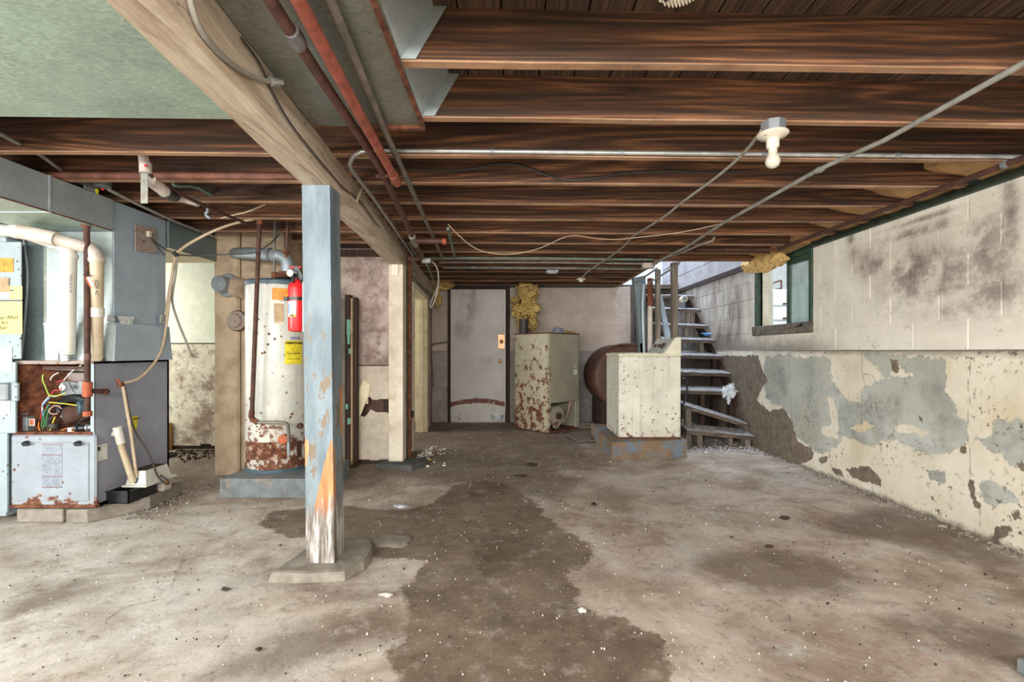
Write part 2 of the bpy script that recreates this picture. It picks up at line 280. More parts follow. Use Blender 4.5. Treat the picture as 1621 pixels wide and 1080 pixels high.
# ------------------------------------------------------------------ mesh builder
class MB:
    def __init__(s): s.v = []; s.f = []
    def add(s, vs_, fs):
        o = len(s.v); s.v += [Vector(a) for a in vs_]; s.f += [tuple(i+o for i in f) for f in fs]; return s
    def box(s, a, b, M_=None, ch=0.0):
        x0, y0, z0 = a; x1, y1, z1 = b
        if ch <= 0:
            v = [(x0,y0,z0),(x1,y0,z0),(x1,y1,z0),(x0,y1,z0),(x0,y0,z1),(x1,y0,z1),(x1,y1,z1),(x0,y1,z1)]
            f = [(0,3,2,1),(4,5,6,7),(0,1,5,4),(1,2,6,5),(2,3,7,6),(3,0,4,7)]
        else:
            ch = min(ch, (x1-x0)*.45, (y1-y0)*.45, (z1-z0)*.45); v = []; idx = {}
            X = (x0, x1); Y = (y0, y1); Z = (z0, z1)
            for i in (0,1):
                for j in (0,1):
                    for k in (0,1):
                        sx, sy, sz = (1-2*i)*ch, (1-2*j)*ch, (1-2*k)*ch
                        idx[i,j,k,'x'] = len(v); v.append((X[i], Y[j]+sy, Z[k]+sz))
                        idx[i,j,k,'y'] = len(v); v.append((X[i]+sx, Y[j], Z[k]+sz))
                        idx[i,j,k,'z'] = len(v); v.append((X[i]+sx, Y[j]+sy, Z[k]))
            f = []
            for i in (0,1):
                q = [idx[i,0,0,'x'], idx[i,1,0,'x'], idx[i,1,1,'x'], idx[i,0,1,'x']]; f.append(tuple(q if i else q[::-1]))
                q = [idx[0,i,0,'y'], idx[1,i,0,'y'], idx[1,i,1,'y'], idx[0,i,1,'y']]; f.append(tuple(q[::-1] if i else q))
                q = [idx[0,0,i,'z'], idx[1,0,i,'z'], idx[1,1,i,'z'], idx[0,1,i,'z']]; f.append(tuple(q if i else q[::-1]))
            for i in (0,1):
                for j in (0,1):
                    f.append((idx[i,j,0,'x'], idx[i,j,0,'y'], idx[i,j,1,'y'], idx[i,j,1,'x']))
                    f.append((idx[i,0,j,'x'], idx[i,0,j,'z'], idx[i,1,j,'z'], idx[i,1,j,'x']))
                    f.append((idx[0,i,j,'y'], idx[0,i,j,'z'], idx[1,i,j,'z'], idx[1,i,j,'y']))
                    for k in (0,1): f.append((idx[i,j,k,'x'], idx[i,j,k,'y'], idx[i,j,k,'z']))
        if M_ is not None: v = [M_ @ Vector(p) for p in v]
        return s.add(v, f)
    def tube(s, pts, r, n=10, caps=True, smooth=0):
        pts = [Vector(p) for p in pts]
        for _ in range(smooth):
            q = [pts[0]]
            for a, b in zip(pts, pts[1:]): q += [a*.75+b*.25, a*.25+b*.75]
            q.append(pts[-1]); pts = q
        rs = r if isinstance(r, (list, tuple)) else [r]*len(pts)
        o = len(s.v); up = None
        for i, p in enumerate(pts):
            d = (pts[min(i+1, len(pts)-1)] - pts[max(i-1, 0)]).normalized()
            if up is None: up = Vector((0,0,1)) if abs(d.z) < .9 else Vector((1,0,0))
            u = (up - d*up.dot(d)).normalized(); w_ = d.cross(u); up = u
            for k in range(n):
                a = 2*PI*k/n; s.v.append(p + (u*math.cos(a)+w_*math.sin(a))*rs[i])
        for i in range(len(pts)-1):
            for k in range(n):
                a = o+i*n+k; b = o+i*n+(k+1) % n; s.f.append((a, b, b+n, a+n))
        if caps: s.f.append(tuple(o+k for k in range(n))[::-1]); s.f.append(tuple(o+(len(pts)-1)*n+k for k in range(n)))
        return s
    def lathe(s, prof, base, axis=(0,0,1), n=28, caps=True):
        ax = Vector(axis).normalized(); t = Vector((1,0,0)) if abs(ax.x) < .9 else Vector((0,1,0)); u = (t-ax*t.dot(ax)).normalized(); w_ = ax.cross(u); base = Vector(base); o = len(s.v)
        for r, h in prof:
            for k in range(n):
                a = 2*PI*k/n; s.v.append(base+ax*h+(u*math.cos(a)+w_*math.sin(a))*r)
        for i in range(len(prof)-1):
            for k in range(n):
                a = o+i*n+k; b = o+i*n+(k+1) % n; s.f.append((a, b, b+n, a+n))
        if caps: s.f.append(tuple(o+k for k in range(n))[::-1]); s.f.append(tuple(o+(len(prof)-1)*n+k for k in range(n)))
        return s
    def prism(s, poly, off):
        n = len(poly); off = Vector(off); v = [Vector(p) for p in poly]
        return s.add(v+[p+off for p in v], [tuple(range(n))[::-1], tuple(range(n, 2*n))]+[(i, (i+1) % n, (i+1) % n+n, i+n) for i in range(n)])
    def blob(s, c, r, seed=0, amp=.35, nu=14, nv=9, freq=3):
        c = Vector(c); r = Vector(r) if not isinstance(r, (int, float)) else Vector((r,r,r)); o = len(s.v)
        for i in range(nv+1):
            th = PI*i/nv
            for k in range(nu):
                a = 2*PI*k/nu; d = Vector((math.sin(th)*math.cos(a), math.sin(th)*math.sin(a), math.cos(th)))
                m = 1+amp*mnoise.noise(d*freq*.5+Vector((seed*7.3, seed, 0)))*1.6+amp*.5*mnoise.noise(d*freq+Vector((seed, 3, 1)))
                s.v.append(c+Vector((d.x*r.x, d.y*r.y, d.z*r.z))*m)
        for i in range(nv):
            for k in range(nu):
                a = o+i*nu+k; b = o+i*nu+(k+1) % nu; s.f.append((a, a+nu, b+nu, b))
        return s
    def build(s, name, mat, parent=None, smooth=False, bevel=0, fixn=True):
        if parent is not None: org = world_loc(parent)
        else:
            xs = [p.x for p in s.v]; ys = [p.y for p in s.v]; zs = [p.z for p in s.v]
            org = Vector(((min(xs)+max(xs))/2, (min(ys)+max(ys))/2, min(zs)))
        me = bpy.data.meshes.new(name); me.from_pydata([tuple(p-org) for p in s.v], [], s.f); me.validate()
        if fixn:
            import bmesh
            bm = bmesh.new(); bm.from_mesh(me); bmesh.ops.recalc_face_normals(bm, faces=bm.faces); bm.to_mesh(me); bm.free()
        if smooth: 
            me.polygons.foreach_set('use_smooth', [True]*len(me.polygons))
        me.materials.append(M[mat] if isinstance(mat, str) else mat)
        o = bpy.data.objects.new(name, me); C.objects.link(o)
        if smooth:
            try: me.set_sharp_from_angle(angle=.7)
            except Exception: pass
        if parent is not None: o.parent = parent
        else: o.location = org
        return o
def world_loc(o):
    l = Vector(o.location)
    while o.parent: o = o.parent; l += Vector(o.location)
    return l
def tag(o, label, cat, group=None):
    o['label'] = label; o['category'] = cat
    if group: o['group'] = group
    return o
def struct(o): o['kind'] = 'structure'; return o
def thing(name, loc, label, cat, group=None):
    o = bpy.data.objects.new(name, None); C.objects.link(o); o.location = loc; o.empty_display_size = .1
    return tag(o, label, cat, group)
def tube(name, pts, r, mat, parent=None, smooth=0, n=10): return MB().tube(pts, r, n, True, smooth).build(name, mat, parent, smooth=True)
def box(name, a, b, mat, parent=None, ch=0.0, M_=None): return MB().box(a, b, M_, ch).build(name, mat, parent)
def text(name, s, size, loc, right, up, mat, parent, depth=.0008, bold=0):
    cu = bpy.data.curves.new(name, 'FONT'); cu.body = s; cu.size = size; cu.extrude = depth; cu.align_x = 'CENTER'; cu.align_y = 'CENTER'; cu.offset = bold
    t = bpy.data.objects.new(name, cu); C.objects.link(t); bpy.context.view_layer.update()
    me = bpy.data.meshes.new_from_object(t.evaluated_get(bpy.context.evaluated_depsgraph_get())); bpy.data.objects.remove(t)
    rt = Vector(right).normalized(); u = Vector(up).normalized(); nn = rt.cross(u); m = Matrix((rt, u, nn)).transposed().to_4x4(); m.translation = Vector(loc)-world_loc(parent)
    me.transform(m); me.materials.clear(); me.materials.append(M[mat]); o = bpy.data.objects.new(name, me); C.objects.link(o); o.parent = parent; return o
def copy_tree(o, parent=None):
    c = o.copy(); C.objects.link(c); c.parent = parent
    for ch in [x for x in bpy.data.objects if x.parent == o]: copy_tree(ch, c)
    return c
# stains and peeled paint: shapes with a place of their own, stored per vertex
def poly_mask(Uc, Vc, poly, soft):
    p = np.array(poly, float); d = np.full(Uc.shape, 1e9); ins = np.zeros(Uc.shape, bool)
    for i in range(len(p)):
        a = p[i]; b = p[(i+1) % len(p)]; e = b-a; L = max(e@e, 1e-9)
        t = np.clip(((Uc-a[0])*e[0]+(Vc-a[1])*e[1])/L, 0, 1)
        d = np.minimum(d, np.hypot(Uc-a[0]-t*e[0], Vc-a[1]-t*e[1]))
        cnd = ((a[1] > Vc) != (b[1] > Vc)); xi = a[0]+(Vc-a[1])*e[0]/(e[1] if abs(e[1]) > 1e-9 else 1e-9); ins ^= cnd & (Uc < xi)
    return np.clip(.5+np.where(ins, d, -d)/(2*soft), 0, 1)
def line_mask(Uc, Vc, line, wd, soft):
    p = np.array(line, float); d = np.full(Uc.shape, 1e9)
    for a, b in zip(p, p[1:]):
        e = b-a; L = max(e@e, 1e-9); t = np.clip(((Uc-a[0])*e[0]+(Vc-a[1])*e[1])/L, 0, 1)
        d = np.minimum(d, np.hypot(Uc-a[0]-t*e[0], Vc-a[1]-t*e[1]))
    return np.clip(.5+(wd-d)/(2*soft), 0, 1)
def grid(name, us, vs_, fn, mat, masks=None, parent=None, skip=None, loc=(0,0,0), smooth=True):
    us = np.array(us); vs_ = np.array(vs_); Uc, Vc = np.meshgrid(us, vs_); X, Y, Z = fn(Uc, Vc); nu, nv = len(us), len(vs_)
    co = np.stack([X-loc[0], Y-loc[1], Z-loc[2]], -1).reshape(-1, 3)
    ii = np.arange(nu*nv).reshape(nv, nu); q = np.stack([ii[:-1, :-1], ii[:-1, 1:], ii[1:, 1:], ii[1:, :-1]], -1).reshape(-1, 4)
    if skip is not None:
        uc = (Uc[:-1, :-1]+Uc[1:, 1:])/2; vc = (Vc[:-1, :-1]+Vc[1:, 1:])/2; q = q[~skip(uc, vc).reshape(-1)]
    me = bpy.data.meshes.new(name); me.from_pydata(co.tolist(), [], q.tolist())
    if masks is not None:
        ca = me.color_attributes.new('mask', 'FLOAT_COLOR', 'POINT'); a = np.ones((nu*nv, 4), np.float32)
        for i, m in enumerate(masks): a[:, i] = m(Uc, Vc).reshape(-1)
        ca.data.foreach_set('color', a.reshape(-1))
    if smooth: me.polygons.foreach_set('use_smooth', [True]*len(me.polygons))
    me.materials.append(M[mat]); o = bpy.data.objects.new(name, me); C.objects.link(o); o.location = (0,0,0) if parent else loc
    if parent: o.parent = parent
    return o
_rs = np.random.RandomState(3)
def fbm(u, v, f=1.0, oct=4, seed=0):
    rs = np.random.RandomState(seed); out = np.zeros_like(u); amp = 1
    for o_ in range(oct):
        for _ in range(5):
            a = rs.uniform(0, 2*PI); k = f*2**o_*rs.uniform(.7, 1.3); out += amp*np.sin((u*math.cos(a)+v*math.sin(a))*k*2*PI+rs.uniform(0, 2*PI))/5
        amp *= .5
    return out

# ================================================================== FLOOR
def fpoly(pts): return [tuple(PZ(x, y, 0)[:2]) for x, y in pts]
wet = [fpoly([(408,828),(430,808),(520,800),(640,806),(690,797),(703,782),(716,768),(740,760),(800,764),(850,795),(885,830),(935,868),(948,885),(905,898),(890,915),(915,930),(930,960),(1000,985),(1040,1010),(1062,1045),(1070,1100),(640,1100),(618,1060),(640,975),(648,925),(675,888),(600,880),(575,862),(520,845),(470,850),(440,842)])]
haze = [fpoly([(190,800),(240,765),(270,700),(330,690),(500,700),(700,670),(900,680),(945,700),(965,735),(800,765),(700,770),(640,760),(560,775),(480,795),(400,800),(330,790),(300,815),(240,820)]),
        fpoly([(640,650),(950,655),(950,700),(640,712)])]
brown = [fpoly([(1080,880),(1200,862),(1330,880),(1370,910),(1350,950),(1260,950),(1150,925),(1090,905)]),
         fpoly([(1310,830),(1350,800),(1460,800),(1560,850),(1640,900),(1640,960),(1540,900),(1420,860),(1330,850)]),
         fpoly([(1380,975),(1450,960),(1560,975),(1660,1000),(1660,1090),(1560,1060),(1450,1010)]),
         fpoly([(0,925),(120,915),(160,930),(60,960),(0,985)]), fpoly([(300,1090),(360,1040),(450,1000),(600,955),(650,960),(640,1010),(560,1040),(470,1095)]),
         fpoly([(1200,705),(1215,700),(1640,870),(1640,905)]), fpoly([(690,745),(850,730),(930,760),(880,790),(760,775)]),
         fpoly([(420,880),(520,925),(600,925),(560,950),(450,940),(400,905)])]
pale = [fpoly([(575,880),(668,886),(655,918),(600,925),(560,905)]), fpoly([(-400,830),(200,830),(400,850),(430,900),(380,960),(520,1100),(-400,1100)]), fpoly([(250,815),(350,810),(440,860),(460,900),(300,900)]),
        fpoly([(520,845),(600,850),(580,880),(540,880)])]
cracks = [fpoly([(300,862),(280,905),(275,930),(283,945),(270,955),(268,985),(280,1010)]), fpoly([(270,855),(305,862),(320,858)]), fpoly([(265,945),(200,960),(165,985)])]
def mx(fs, Uc, Vc): 
    r = fs[0](Uc, Vc)
    for f in fs[1:]: r = np.maximum(r, f(Uc, Vc))
    return r
def fm_wet(u, v):
    du = fbm(u, v, 1.6, 4, 5)*.035; dv = fbm(u, v, 1.6, 4, 9)*.035
    return mx([lambda a, b, p=p: poly_mask(a, b, p, .09) for p in wet], u+du, v+dv)
def fm_brown(u, v):
    du = fbm(u, v, .9, 4, 15)*.08; dv = fbm(u, v, .9, 4, 19)*.08
    m = mx([lambda a, b, p=p: poly_mask(a, b, p, .16) for p in brown], u+du, v+dv)
    return np.clip(np.maximum(m, .9*mx([lambda a, b, p=p: poly_mask(a, b, p, .3) for p in haze], u+du, v+dv)), 0, 1)
def fm_pale(u, v):
    du = fbm(u, v, .9, 4, 25)*.08; dv = fbm(u, v, .9, 4, 29)*.08
    m = mx([lambda a, b, p=p: poly_mask(a, b, p, .35) for p in pale], u+du, v+dv)
    ck = mx([lambda a, b, p=p: line_mask(a, b, p, .007, .010) for p in cracks], u+du*.25, v+dv*.25)
    return np.clip(m*.5, 0, .5)+np.clip(ck, 0, 1)*.5*(1)
def m_floor():
    n = NT('stained_concrete_floor'); a = n.attr('mask')
    fine = n.noise(9, 10, .7); mid = n.noise(2.1, 8, .62, dist=.4); big = n.noise(.7, 5, .55); x = n.xyz()
    c = n.ramp(mid, [(.36, (152, 134, 120)), (.5, (184, 168, 155)), (.64, (204, 192, 181))])
    pl = n.mr(a[2], .0, .5, 0, 1)
    c = n.mix(n.math('MULTIPLY', pl, .75), c, n.ramp(mid, [(.36, (184, 174, 166)), (.5, (210, 204, 199)), (.66, (222, 219, 217))]))
    c = n.mix(n.math('MULTIPLY', n.thr(n.noise(1.5, 10, .7, n.map(n.pos, (1, 1.7, 1)), .6), .50, .62), .5), c, (136, 112, 94))
    c = n.mix(n.math('MULTIPLY', n.thr(n.noise(2.6, 9, .7, n.map(n.pos, (1, 1, 1), (7, 3, 0)), .5), .56, .64), .5), c, (182, 184, 182))
    bm = n.thr(n.math('ADD', a[1], n.math('MULTIPLY', n.math('SUBTRACT', n.noise(3.2, 10, .72), .5), 1.3)), .35, .85)
    c = n.mix(n.math('MULTIPLY', bm, .72), c, n.ramp(fine, [(.3, (84, 68, 56)), (.7, (118, 98, 82))]))
    wm = n.thr(n.math('ADD', a[0], n.math('MULTIPLY', n.math('SUBTRACT', n.noise(5, 12, .74), .5), 1.7)), .44, .58)
    c = n.mix(n.math('MULTIPLY', wm, .9), c, n.ramp(n.math('ADD', n.math('MULTIPLY', fine, .5), n.math('MULTIPLY', mid, .5)), [(.38, (80, 66, 54)), (.6, (128, 110, 92))]))
    c = n.mix(n.math('MULTIPLY', n.thr(n.noise(6, 12, .78), .50, .62), .38), c, (120, 100, 86)); c = n.mix(n.math('MULTIPLY', n.thr(n.noise(7, 10, .75, n.map(n.pos, (1,1,1), (5,5,0))), .54, .64), .30), c, (214, 204, 194)); ck = n.thr(a[2], .66, .9); c = n.mix(n.math('MULTIPLY', ck, .75), c, (98, 82, 70))
    dk = n.thr(n.noise(24, 8, .78), .58, .64); c = n.mix(n.math('MULTIPLY', dk, .5), c, (76, 62, 52))
    lt = n.thr(n.noise(60, 4, .65), .64, .67); c = n.mix(n.math('MULTIPLY', lt, .45), c, (226, 220, 210))
    n.bump(n.math('ADD', n.math('MULTIPLY', fine, .5), n.math('MULTIPLY', n.noise(45, 6, .7), .35)), .45, .012)
    return n.done(c, n.mr(wm, 0, 1, .85, .62))
M['floor'] = m_floor()
fx = np.concatenate([np.arange(-5, -4, .2), np.arange(-4, -1.2, .016), np.arange(-1.2, 2.9, .025), [2.9, 3.1]])
fy = np.concatenate([np.arange(-2.4, 1.3, .2), np.arange(1.3, 4.6, .02), np.arange(4.6, 7.6, .04), np.arange(7.6, 9.3, .2)])
floor = struct(grid('floor', fx, fy, lambda u, v: (u, v, -.004+.004*fbm(u, v, .8, 3, 1)), 'floor', [fm_wet, fm_brown, fm_pale], loc=(0, 0, 0)))

# ================================================================== CEILING: subfloor boards and joists
ceil_ = struct(box('ceiling', (-5, -2.4, 2.312), (1.6, 7.75, 2.36), 'darkwood'))
JB, JT = 2.10, 2.284
STX, STY = 1.62, 5.36      # stair opening: X > STX and Y > STY
box('backing_board', (1.6, -2.4, 2.312), (3.0, STY+.04, 2.36), 'darkwood', ceil_)
x = -4.9; pm = {}
while x < 2.95:
    wd = .148; y1 = 7.7 if x < STX-.08 else STY
    key = y1 > 6
    zo = U(-.003, .003)
    o = MB().box((x+.002, -2.4, JT+zo), (x+wd, y1, JT+.026+zo), None, .003).build('subfloor_board', 'plank', ceil_)
    x += .152
def jy(k, X): Yk = 1.722+.405*k; return Yk+.0235*(X-.25*Yk)
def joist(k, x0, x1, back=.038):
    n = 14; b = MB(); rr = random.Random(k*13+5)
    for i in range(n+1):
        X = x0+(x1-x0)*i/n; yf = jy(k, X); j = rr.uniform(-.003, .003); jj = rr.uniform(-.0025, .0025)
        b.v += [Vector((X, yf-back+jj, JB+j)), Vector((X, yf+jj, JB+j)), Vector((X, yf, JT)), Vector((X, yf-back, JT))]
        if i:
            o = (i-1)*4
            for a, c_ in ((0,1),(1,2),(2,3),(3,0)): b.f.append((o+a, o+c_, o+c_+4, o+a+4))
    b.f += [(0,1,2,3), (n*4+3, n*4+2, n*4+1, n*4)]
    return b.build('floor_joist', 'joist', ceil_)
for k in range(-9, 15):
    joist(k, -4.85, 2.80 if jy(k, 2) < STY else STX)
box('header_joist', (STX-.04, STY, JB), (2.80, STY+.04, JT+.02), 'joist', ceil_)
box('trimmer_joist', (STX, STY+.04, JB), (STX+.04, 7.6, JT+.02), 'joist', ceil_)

# ================================================================== RIGHT WALL
WX = 2.77
def wpoly(pts, s=3.177, ox=1180, oy=540):
    r = []
    for a, b in pts:
        p = PXp(ox+a/s, oy+b/s, WX); r.append((p.y, p.z))
    return r
grey_p = [wpoly([(100,70),(400,80),(430,110),(430,200),(480,260),(550,310),(580,290),(610,230),(700,195),(790,170),(850,160),(930,180),(1000,240),(1060,310),(1070,370),(1110,410),(1110,480),(1050,540),(980,580),(930,570),(850,540),(740,500),(640,530),(560,500),(480,480),(460,540),(380,560),(340,560),(250,480),(235,400),(180,330),(100,290),(90,200)]),
          wpoly([(600,70),(1010,80),(1000,240),(930,180),(800,165),(760,110),(700,190),(640,120)]),
          wpoly([(1160,490),(1250,480),(1260,380),(1400,380),(1400,640),(1330,610),(1250,540)]), wpoly([(1180,720),(1260,700),(1340,760),(1370,820),(1260,830),(1200,800)]), wpoly([(910,640),(1010,650),(1000,700),(920,690)])]
cream_in = [wpoly([(405,280),(440,290),(470,440),(460,490),(380,470),(385,430),(430,420)]), wpoly([(750,430),(800,422),(925,460),(890,505),(850,470),(760,465)]), wpoly([(530,440),(600,400),(650,430),(560,460)])]
brown_p = [wpoly([(-700,60),(60,75),(110,200),(60,290),(120,360),(190,330),(235,400),(262,500),(330,540),(345,590),(270,625),(180,620),(0,600),(-700,560)]),
           wpoly([(505,640),(560,635),(625,640),(690,700),(680,735),(620,720),(540,690)]), wpoly([(430,625),(490,650),(495,685),(450,660)]), wpoly([(370,590),(415,570),(410,612),(380,610)]),
           wpoly([(1245,1000),(1270,930),(1350,930),(1330,970),(1270,1025)]), wpoly([(1115,690),(1140,690),(1160,790),(1185,832),(1140,832)]), wpoly([(1345,860),(1390,870),(1400,900),(1360,890)]),
           wpoly([(725,90),(765,85),(770,160),(735,150)]), wpoly([(860,375),(890,380),(885,410),(862,400)]), wpoly([(1090,530),(1115,520),(1112,560),(1092,565)]), wpoly([(1360,600),(1400,590),(1400,660),(1370,650)]),
           wpoly([(1370,420),(1400,430),(1400,500),(1385,480)])]
crk = [wpoly([(110,60),(112,200),(118,350),(110,420)]), wpoly([(216,60),(222,200),(228,330),(236,405),(262,520),(262,620)]), wpoly([(585,70),(588,160),(603,240)]), wpoly([(592,162),(640,172),(658,205)]),
       wpoly([(1180,60),(1130,90),(1115,230),(1128,300),(1108,480),(1125,560),(1130,690),(1170,850),(1172,1000)])]
def wm_(ps, soft, du): 
    def f(u, v):
        a = fbm(u, v, 2.2, 4, du)*.018; b = fbm(u, v, 2.2, 4, du+3)*.018
        return mx([lambda x_, y_, p=p: poly_mask(x_, y_, p, soft) for p in ps], u+a, v+b)
    return f
def w_grey(u, v): return np.clip(wm_(grey_p, .05, 31)(u, v)-wm_(cream_in, .02, 37)(u, v), 0, 1)
def w_brown(u, v): return wm_(brown_p, .025, 41)(u, v)
def w_crack(u, v):
    a = fbm(u, v, 3, 3, 51)*.010; b = fbm(u, v, 3, 3, 57)*.010
    return mx([lambda x_, y_, p=p: line_mask(x_, y_, p, .004, .008) for p in crk], u+a, v+b)
def m_wall_low():
    n = NT('peeling_painted_foundation'); a = n.attr('mask'); z = n.xyz()[2]; y = n.xyz()[1]
    c = n.ramp(n.noise(2.2, 8, .6), [(.3, (208, 198, 176)), (.55, (228, 220, 202)), (.75, (236, 230, 216))])
    c = n.mix(n.math('MULTIPLY', n.thr(n.noise(1.6, 6, .6, n.map(n.pos, (1,1,1), (3,9,2))), .55, .68), .5), c, (214, 190, 140))
    ns = n.noise(11, 12, .72)
    gm = n.thr(n.math('ADD', a[0], n.math('MULTIPLY', n.math('SUBTRACT', ns, .5), 1.9)), .48, .54)
    gc = n.ramp(n.noise(3.4, 8, .65), [(.35, (148, 150, 142)), (.5, (176, 178, 170)), (.65, (198, 200, 194))])
    gc = n.mix(n.math('MULTIPLY', n.thr(n.noise(1.7, 4), .5, .62), .5), gc, (158, 156, 138))
    c = n.mix(gm, c, gc)
    flk = n.math('MULTIPLY', n.thr(n.noise(26, 6, .7), .575, .60), n.thr(n.noise(2.2, 4, .6, n.map(n.pos, (1,1,1), (1,4,4))), .46, .60))
    bmask = n.math('MAXIMUM', n.thr(n.math('ADD', a[1], n.math('MULTIPLY', n.math('SUBTRACT', n.noise(16, 12, .74), .5), 2.0)), .5, .56), flk)
    edge = n.math('MULTIPLY', n.thr(n.math('ADD', z, n.math('MULTIPLY', n.noise(14, 8, .7), .12)), .10, .06), .85)
    bmask = n.math('MAXIMUM', bmask, edge)
    c = n.mix(bmask, c, n.ramp(n.noise(14, 8, .7), [(.3, (92, 80, 68)), (.6, (128, 116, 100)), (.75, (158, 148, 132))]))
    c = n.mix(n.math('MULTIPLY', n.thr(a[2], .35, .8), .85), c, (84, 66, 54))
    top = n.math('MULTIPLY', n.thr(n.math('ADD', z, n.math('MULTIPLY', n.noise(9, 6), .06)), 1.085, 1.125), .55); c = n.mix(top, c, (96, 86, 78))
    h = n.math('SUBTRACT', n.math('MULTIPLY', n.noise(30, 8, .7), .3), n.math('ADD', n.math('MULTIPLY', gm, .35), n.math('MULTIPLY', bmask, .6)))
    n.bump(h, .5, .01); return n.done(c, .85)
M['walllow'] = m_wall_low()
wy = np.concatenate([np.arange(-2.4, 2.4, .12), np.arange(2.4, 6.4, .0125), np.arange(6.4, 9.2, .1)])
wz = np.linspace(-.02, 1.10, 88)
wall_right = struct(grid('wall_right', wy, wz, lambda u, v: (WX+.006*fbm(u, v, .7, 3, 61)+.012*np.clip((v-1.06)/.04, 0, 1)**2, u, v), 'walllow', [w_grey, w_brown, w_crack], loc=(0, 0, 0)))
box('foundation_core', (WX+.03, -2.4, -.02), (WX+.24, 9.1, 1.09), 'conc', wall_right)
MB().prism([(WX+.012, -2.4, 1.098), (WX+.045, -2.4, 1.118), (WX+.24, -2.4, 1.118), (WX+.24, -2.4, 1.06), (WX+.03, -2.4, 1.06)], (0, 11.5, 0)).build('ledge', 'conc', wall_right)
# block wall above the ledge, with mould at fixed places
UX = 2.80
def m_block():
    n = NT('painted_block'); x = n.xyz()
    c = n.ramp(n.noise(1.6, 8, .6), [(.3, (206, 198, 182)), (.55, (228, 222, 208)), (.75, (236, 231, 220))])
    blobs = [((1445,435),(.34,.20),1.0), ((1390,420),(.22,.13),.9), ((1500,425),(.2,.14),.9), ((1560,400),(.18,.22),.8), ((1440,370),(.3,.04),.9), ((1350,405),(.12,.1),.6), ((1600,340),(.06,.3),.8), ((1500,490),(.3,.1),.55), ((1575,460),(.2,.18),.65),
             ((1346,375),(.05,.07),.9), ((1450,350),(.3,.02),.8), ((1420,330),(.05,.1),.5), ((1290,525),(.1,.05),.6)]
    tot = None
    for (px, py), (ry, rz), s_ in blobs:
        p = PXp(px, py, UX); dy = n.math('DIVIDE', n.math('SUBTRACT', x[1], p.y), ry); dz = n.math('DIVIDE', n.math('SUBTRACT', n.math('ADD', x[2], 0.0), p.z), rz)
        d = n.math('SQRT', n.math('ADD', n.math('MULTIPLY', dy, dy), n.math('MULTIPLY', dz, dz))); m = n.mr(d, .1, 2.0, s_, 0)
        tot = m if tot is None else n.math('MAXIMUM', tot, m)
    k = n.math('MULTIPLY', tot, n.mr(n.math('ADD', n.math('MULTIPLY', n.noise(2.6, 4, .6), .5), n.math('MULTIPLY', n.noise(11, 12, .8), .5)), .34, .62, .1, 1.7))
    c = n.mix(n.math('MULTIPLY', n.thr(k, .12, .8), .9), c, (172, 162, 152)); c = n.mix(n.math('MULTIPLY', n.thr(k, .5, 1.15), .85), c, (112, 102, 96))
    # wet brown stain over the stairs end of the wall
    st = n.math('MULTIPLY', n.mr(x[1], 5.2, 6.0, 0, 1), n.mr(n.noise(3, 10, .7, n.map(n.pos, (1, 1.6, .6))), .35, .6, .35, 1.1))
    c = n.mix(n.math('MULTIPLY', st, .85), c, (112, 94, 82))
    lowst = n.math('MULTIPLY', n.mr(n.math('ADD', x[2], n.math('MULTIPLY', n.noise(4, 8, .7), .2)), 1.36, 1.24, 0, 1), n.mr(x[1], 4.0, 4.6, 0, .85)); c = n.mix(lowst, c, (138, 130, 120))
    c = n.mix(n.math('MULTIPLY', n.thr(n.noise(17, 8, .72), .60, .64), .4), c, (140, 126, 112))
    n.bump(n.math('ADD', n.noise(7, 8, .6), n.math('MULTIPLY', n.noise(60, 5, .7), .25)), .4, .012); return n.done(c, .85)
M['block'] = m_block()
def block_mesh(L, H, D, seed, mat):
    rr = random.Random(seed); ch = .006; b = MB(); n, m = 5, 3
    # front faces -Y; grid front with softened edges
    for j in range(m+1):
        for i in range(n+1):
            u = i/n; v = j/m; e = (i in (0, n)) or (j in (0, m))
            uu = [0, ch/L, .5, 1-ch/L, 1][min(i, 4)] if False else u
            X = -L/2+L*(0 if i == 0 else 1 if i == n else (ch/L if i == 1 else 1-ch/L if i == n-1 else u)); Z = H*(0 if j == 0 else 1 if j == m else (ch/H if j == 1 else 1-ch/H))
            b.v.append(Vector((X, ch*.35 if e else rr.uniform(-.0012, .0012), Z)))
    for j in range(m):
        for i in range(n):
            a = j*(n+1)+i; b.f.append((a, a+1, a+n+2, a+n+1))
    o = len(b.v); b.v += [Vector((-L/2, D, 0)), Vector((L/2, D, 0)), Vector((L/2, D, H)), Vector((-L/2, D, H))]
    b.f += [(o, o+3, o+2, o+1), (n, *[i for i in range(n-1, -1, -1)], o, o+1), tuple([m*(n+1)+i for i in range(n+1)])+(o+2, o+3),
            tuple([j*(n+1) for j in range(m+1)])+(o+3, o), tuple([j*(n+1)+n for j in range(m, -1, -1)])+(o+1, o+2)]
    me = bpy.data.meshes.new('block'); me.from_pydata([tuple(p) for p in b.v], [], b.f); me.validate()
    import bmesh
    bm = bmesh.new(); bm.from_mesh(me); bmesh.ops.recalc_face_normals(bm, faces=bm.faces); bm.to_mesh(me); bm.free()
    me.materials.append(M[mat]); return me
_bc = {}
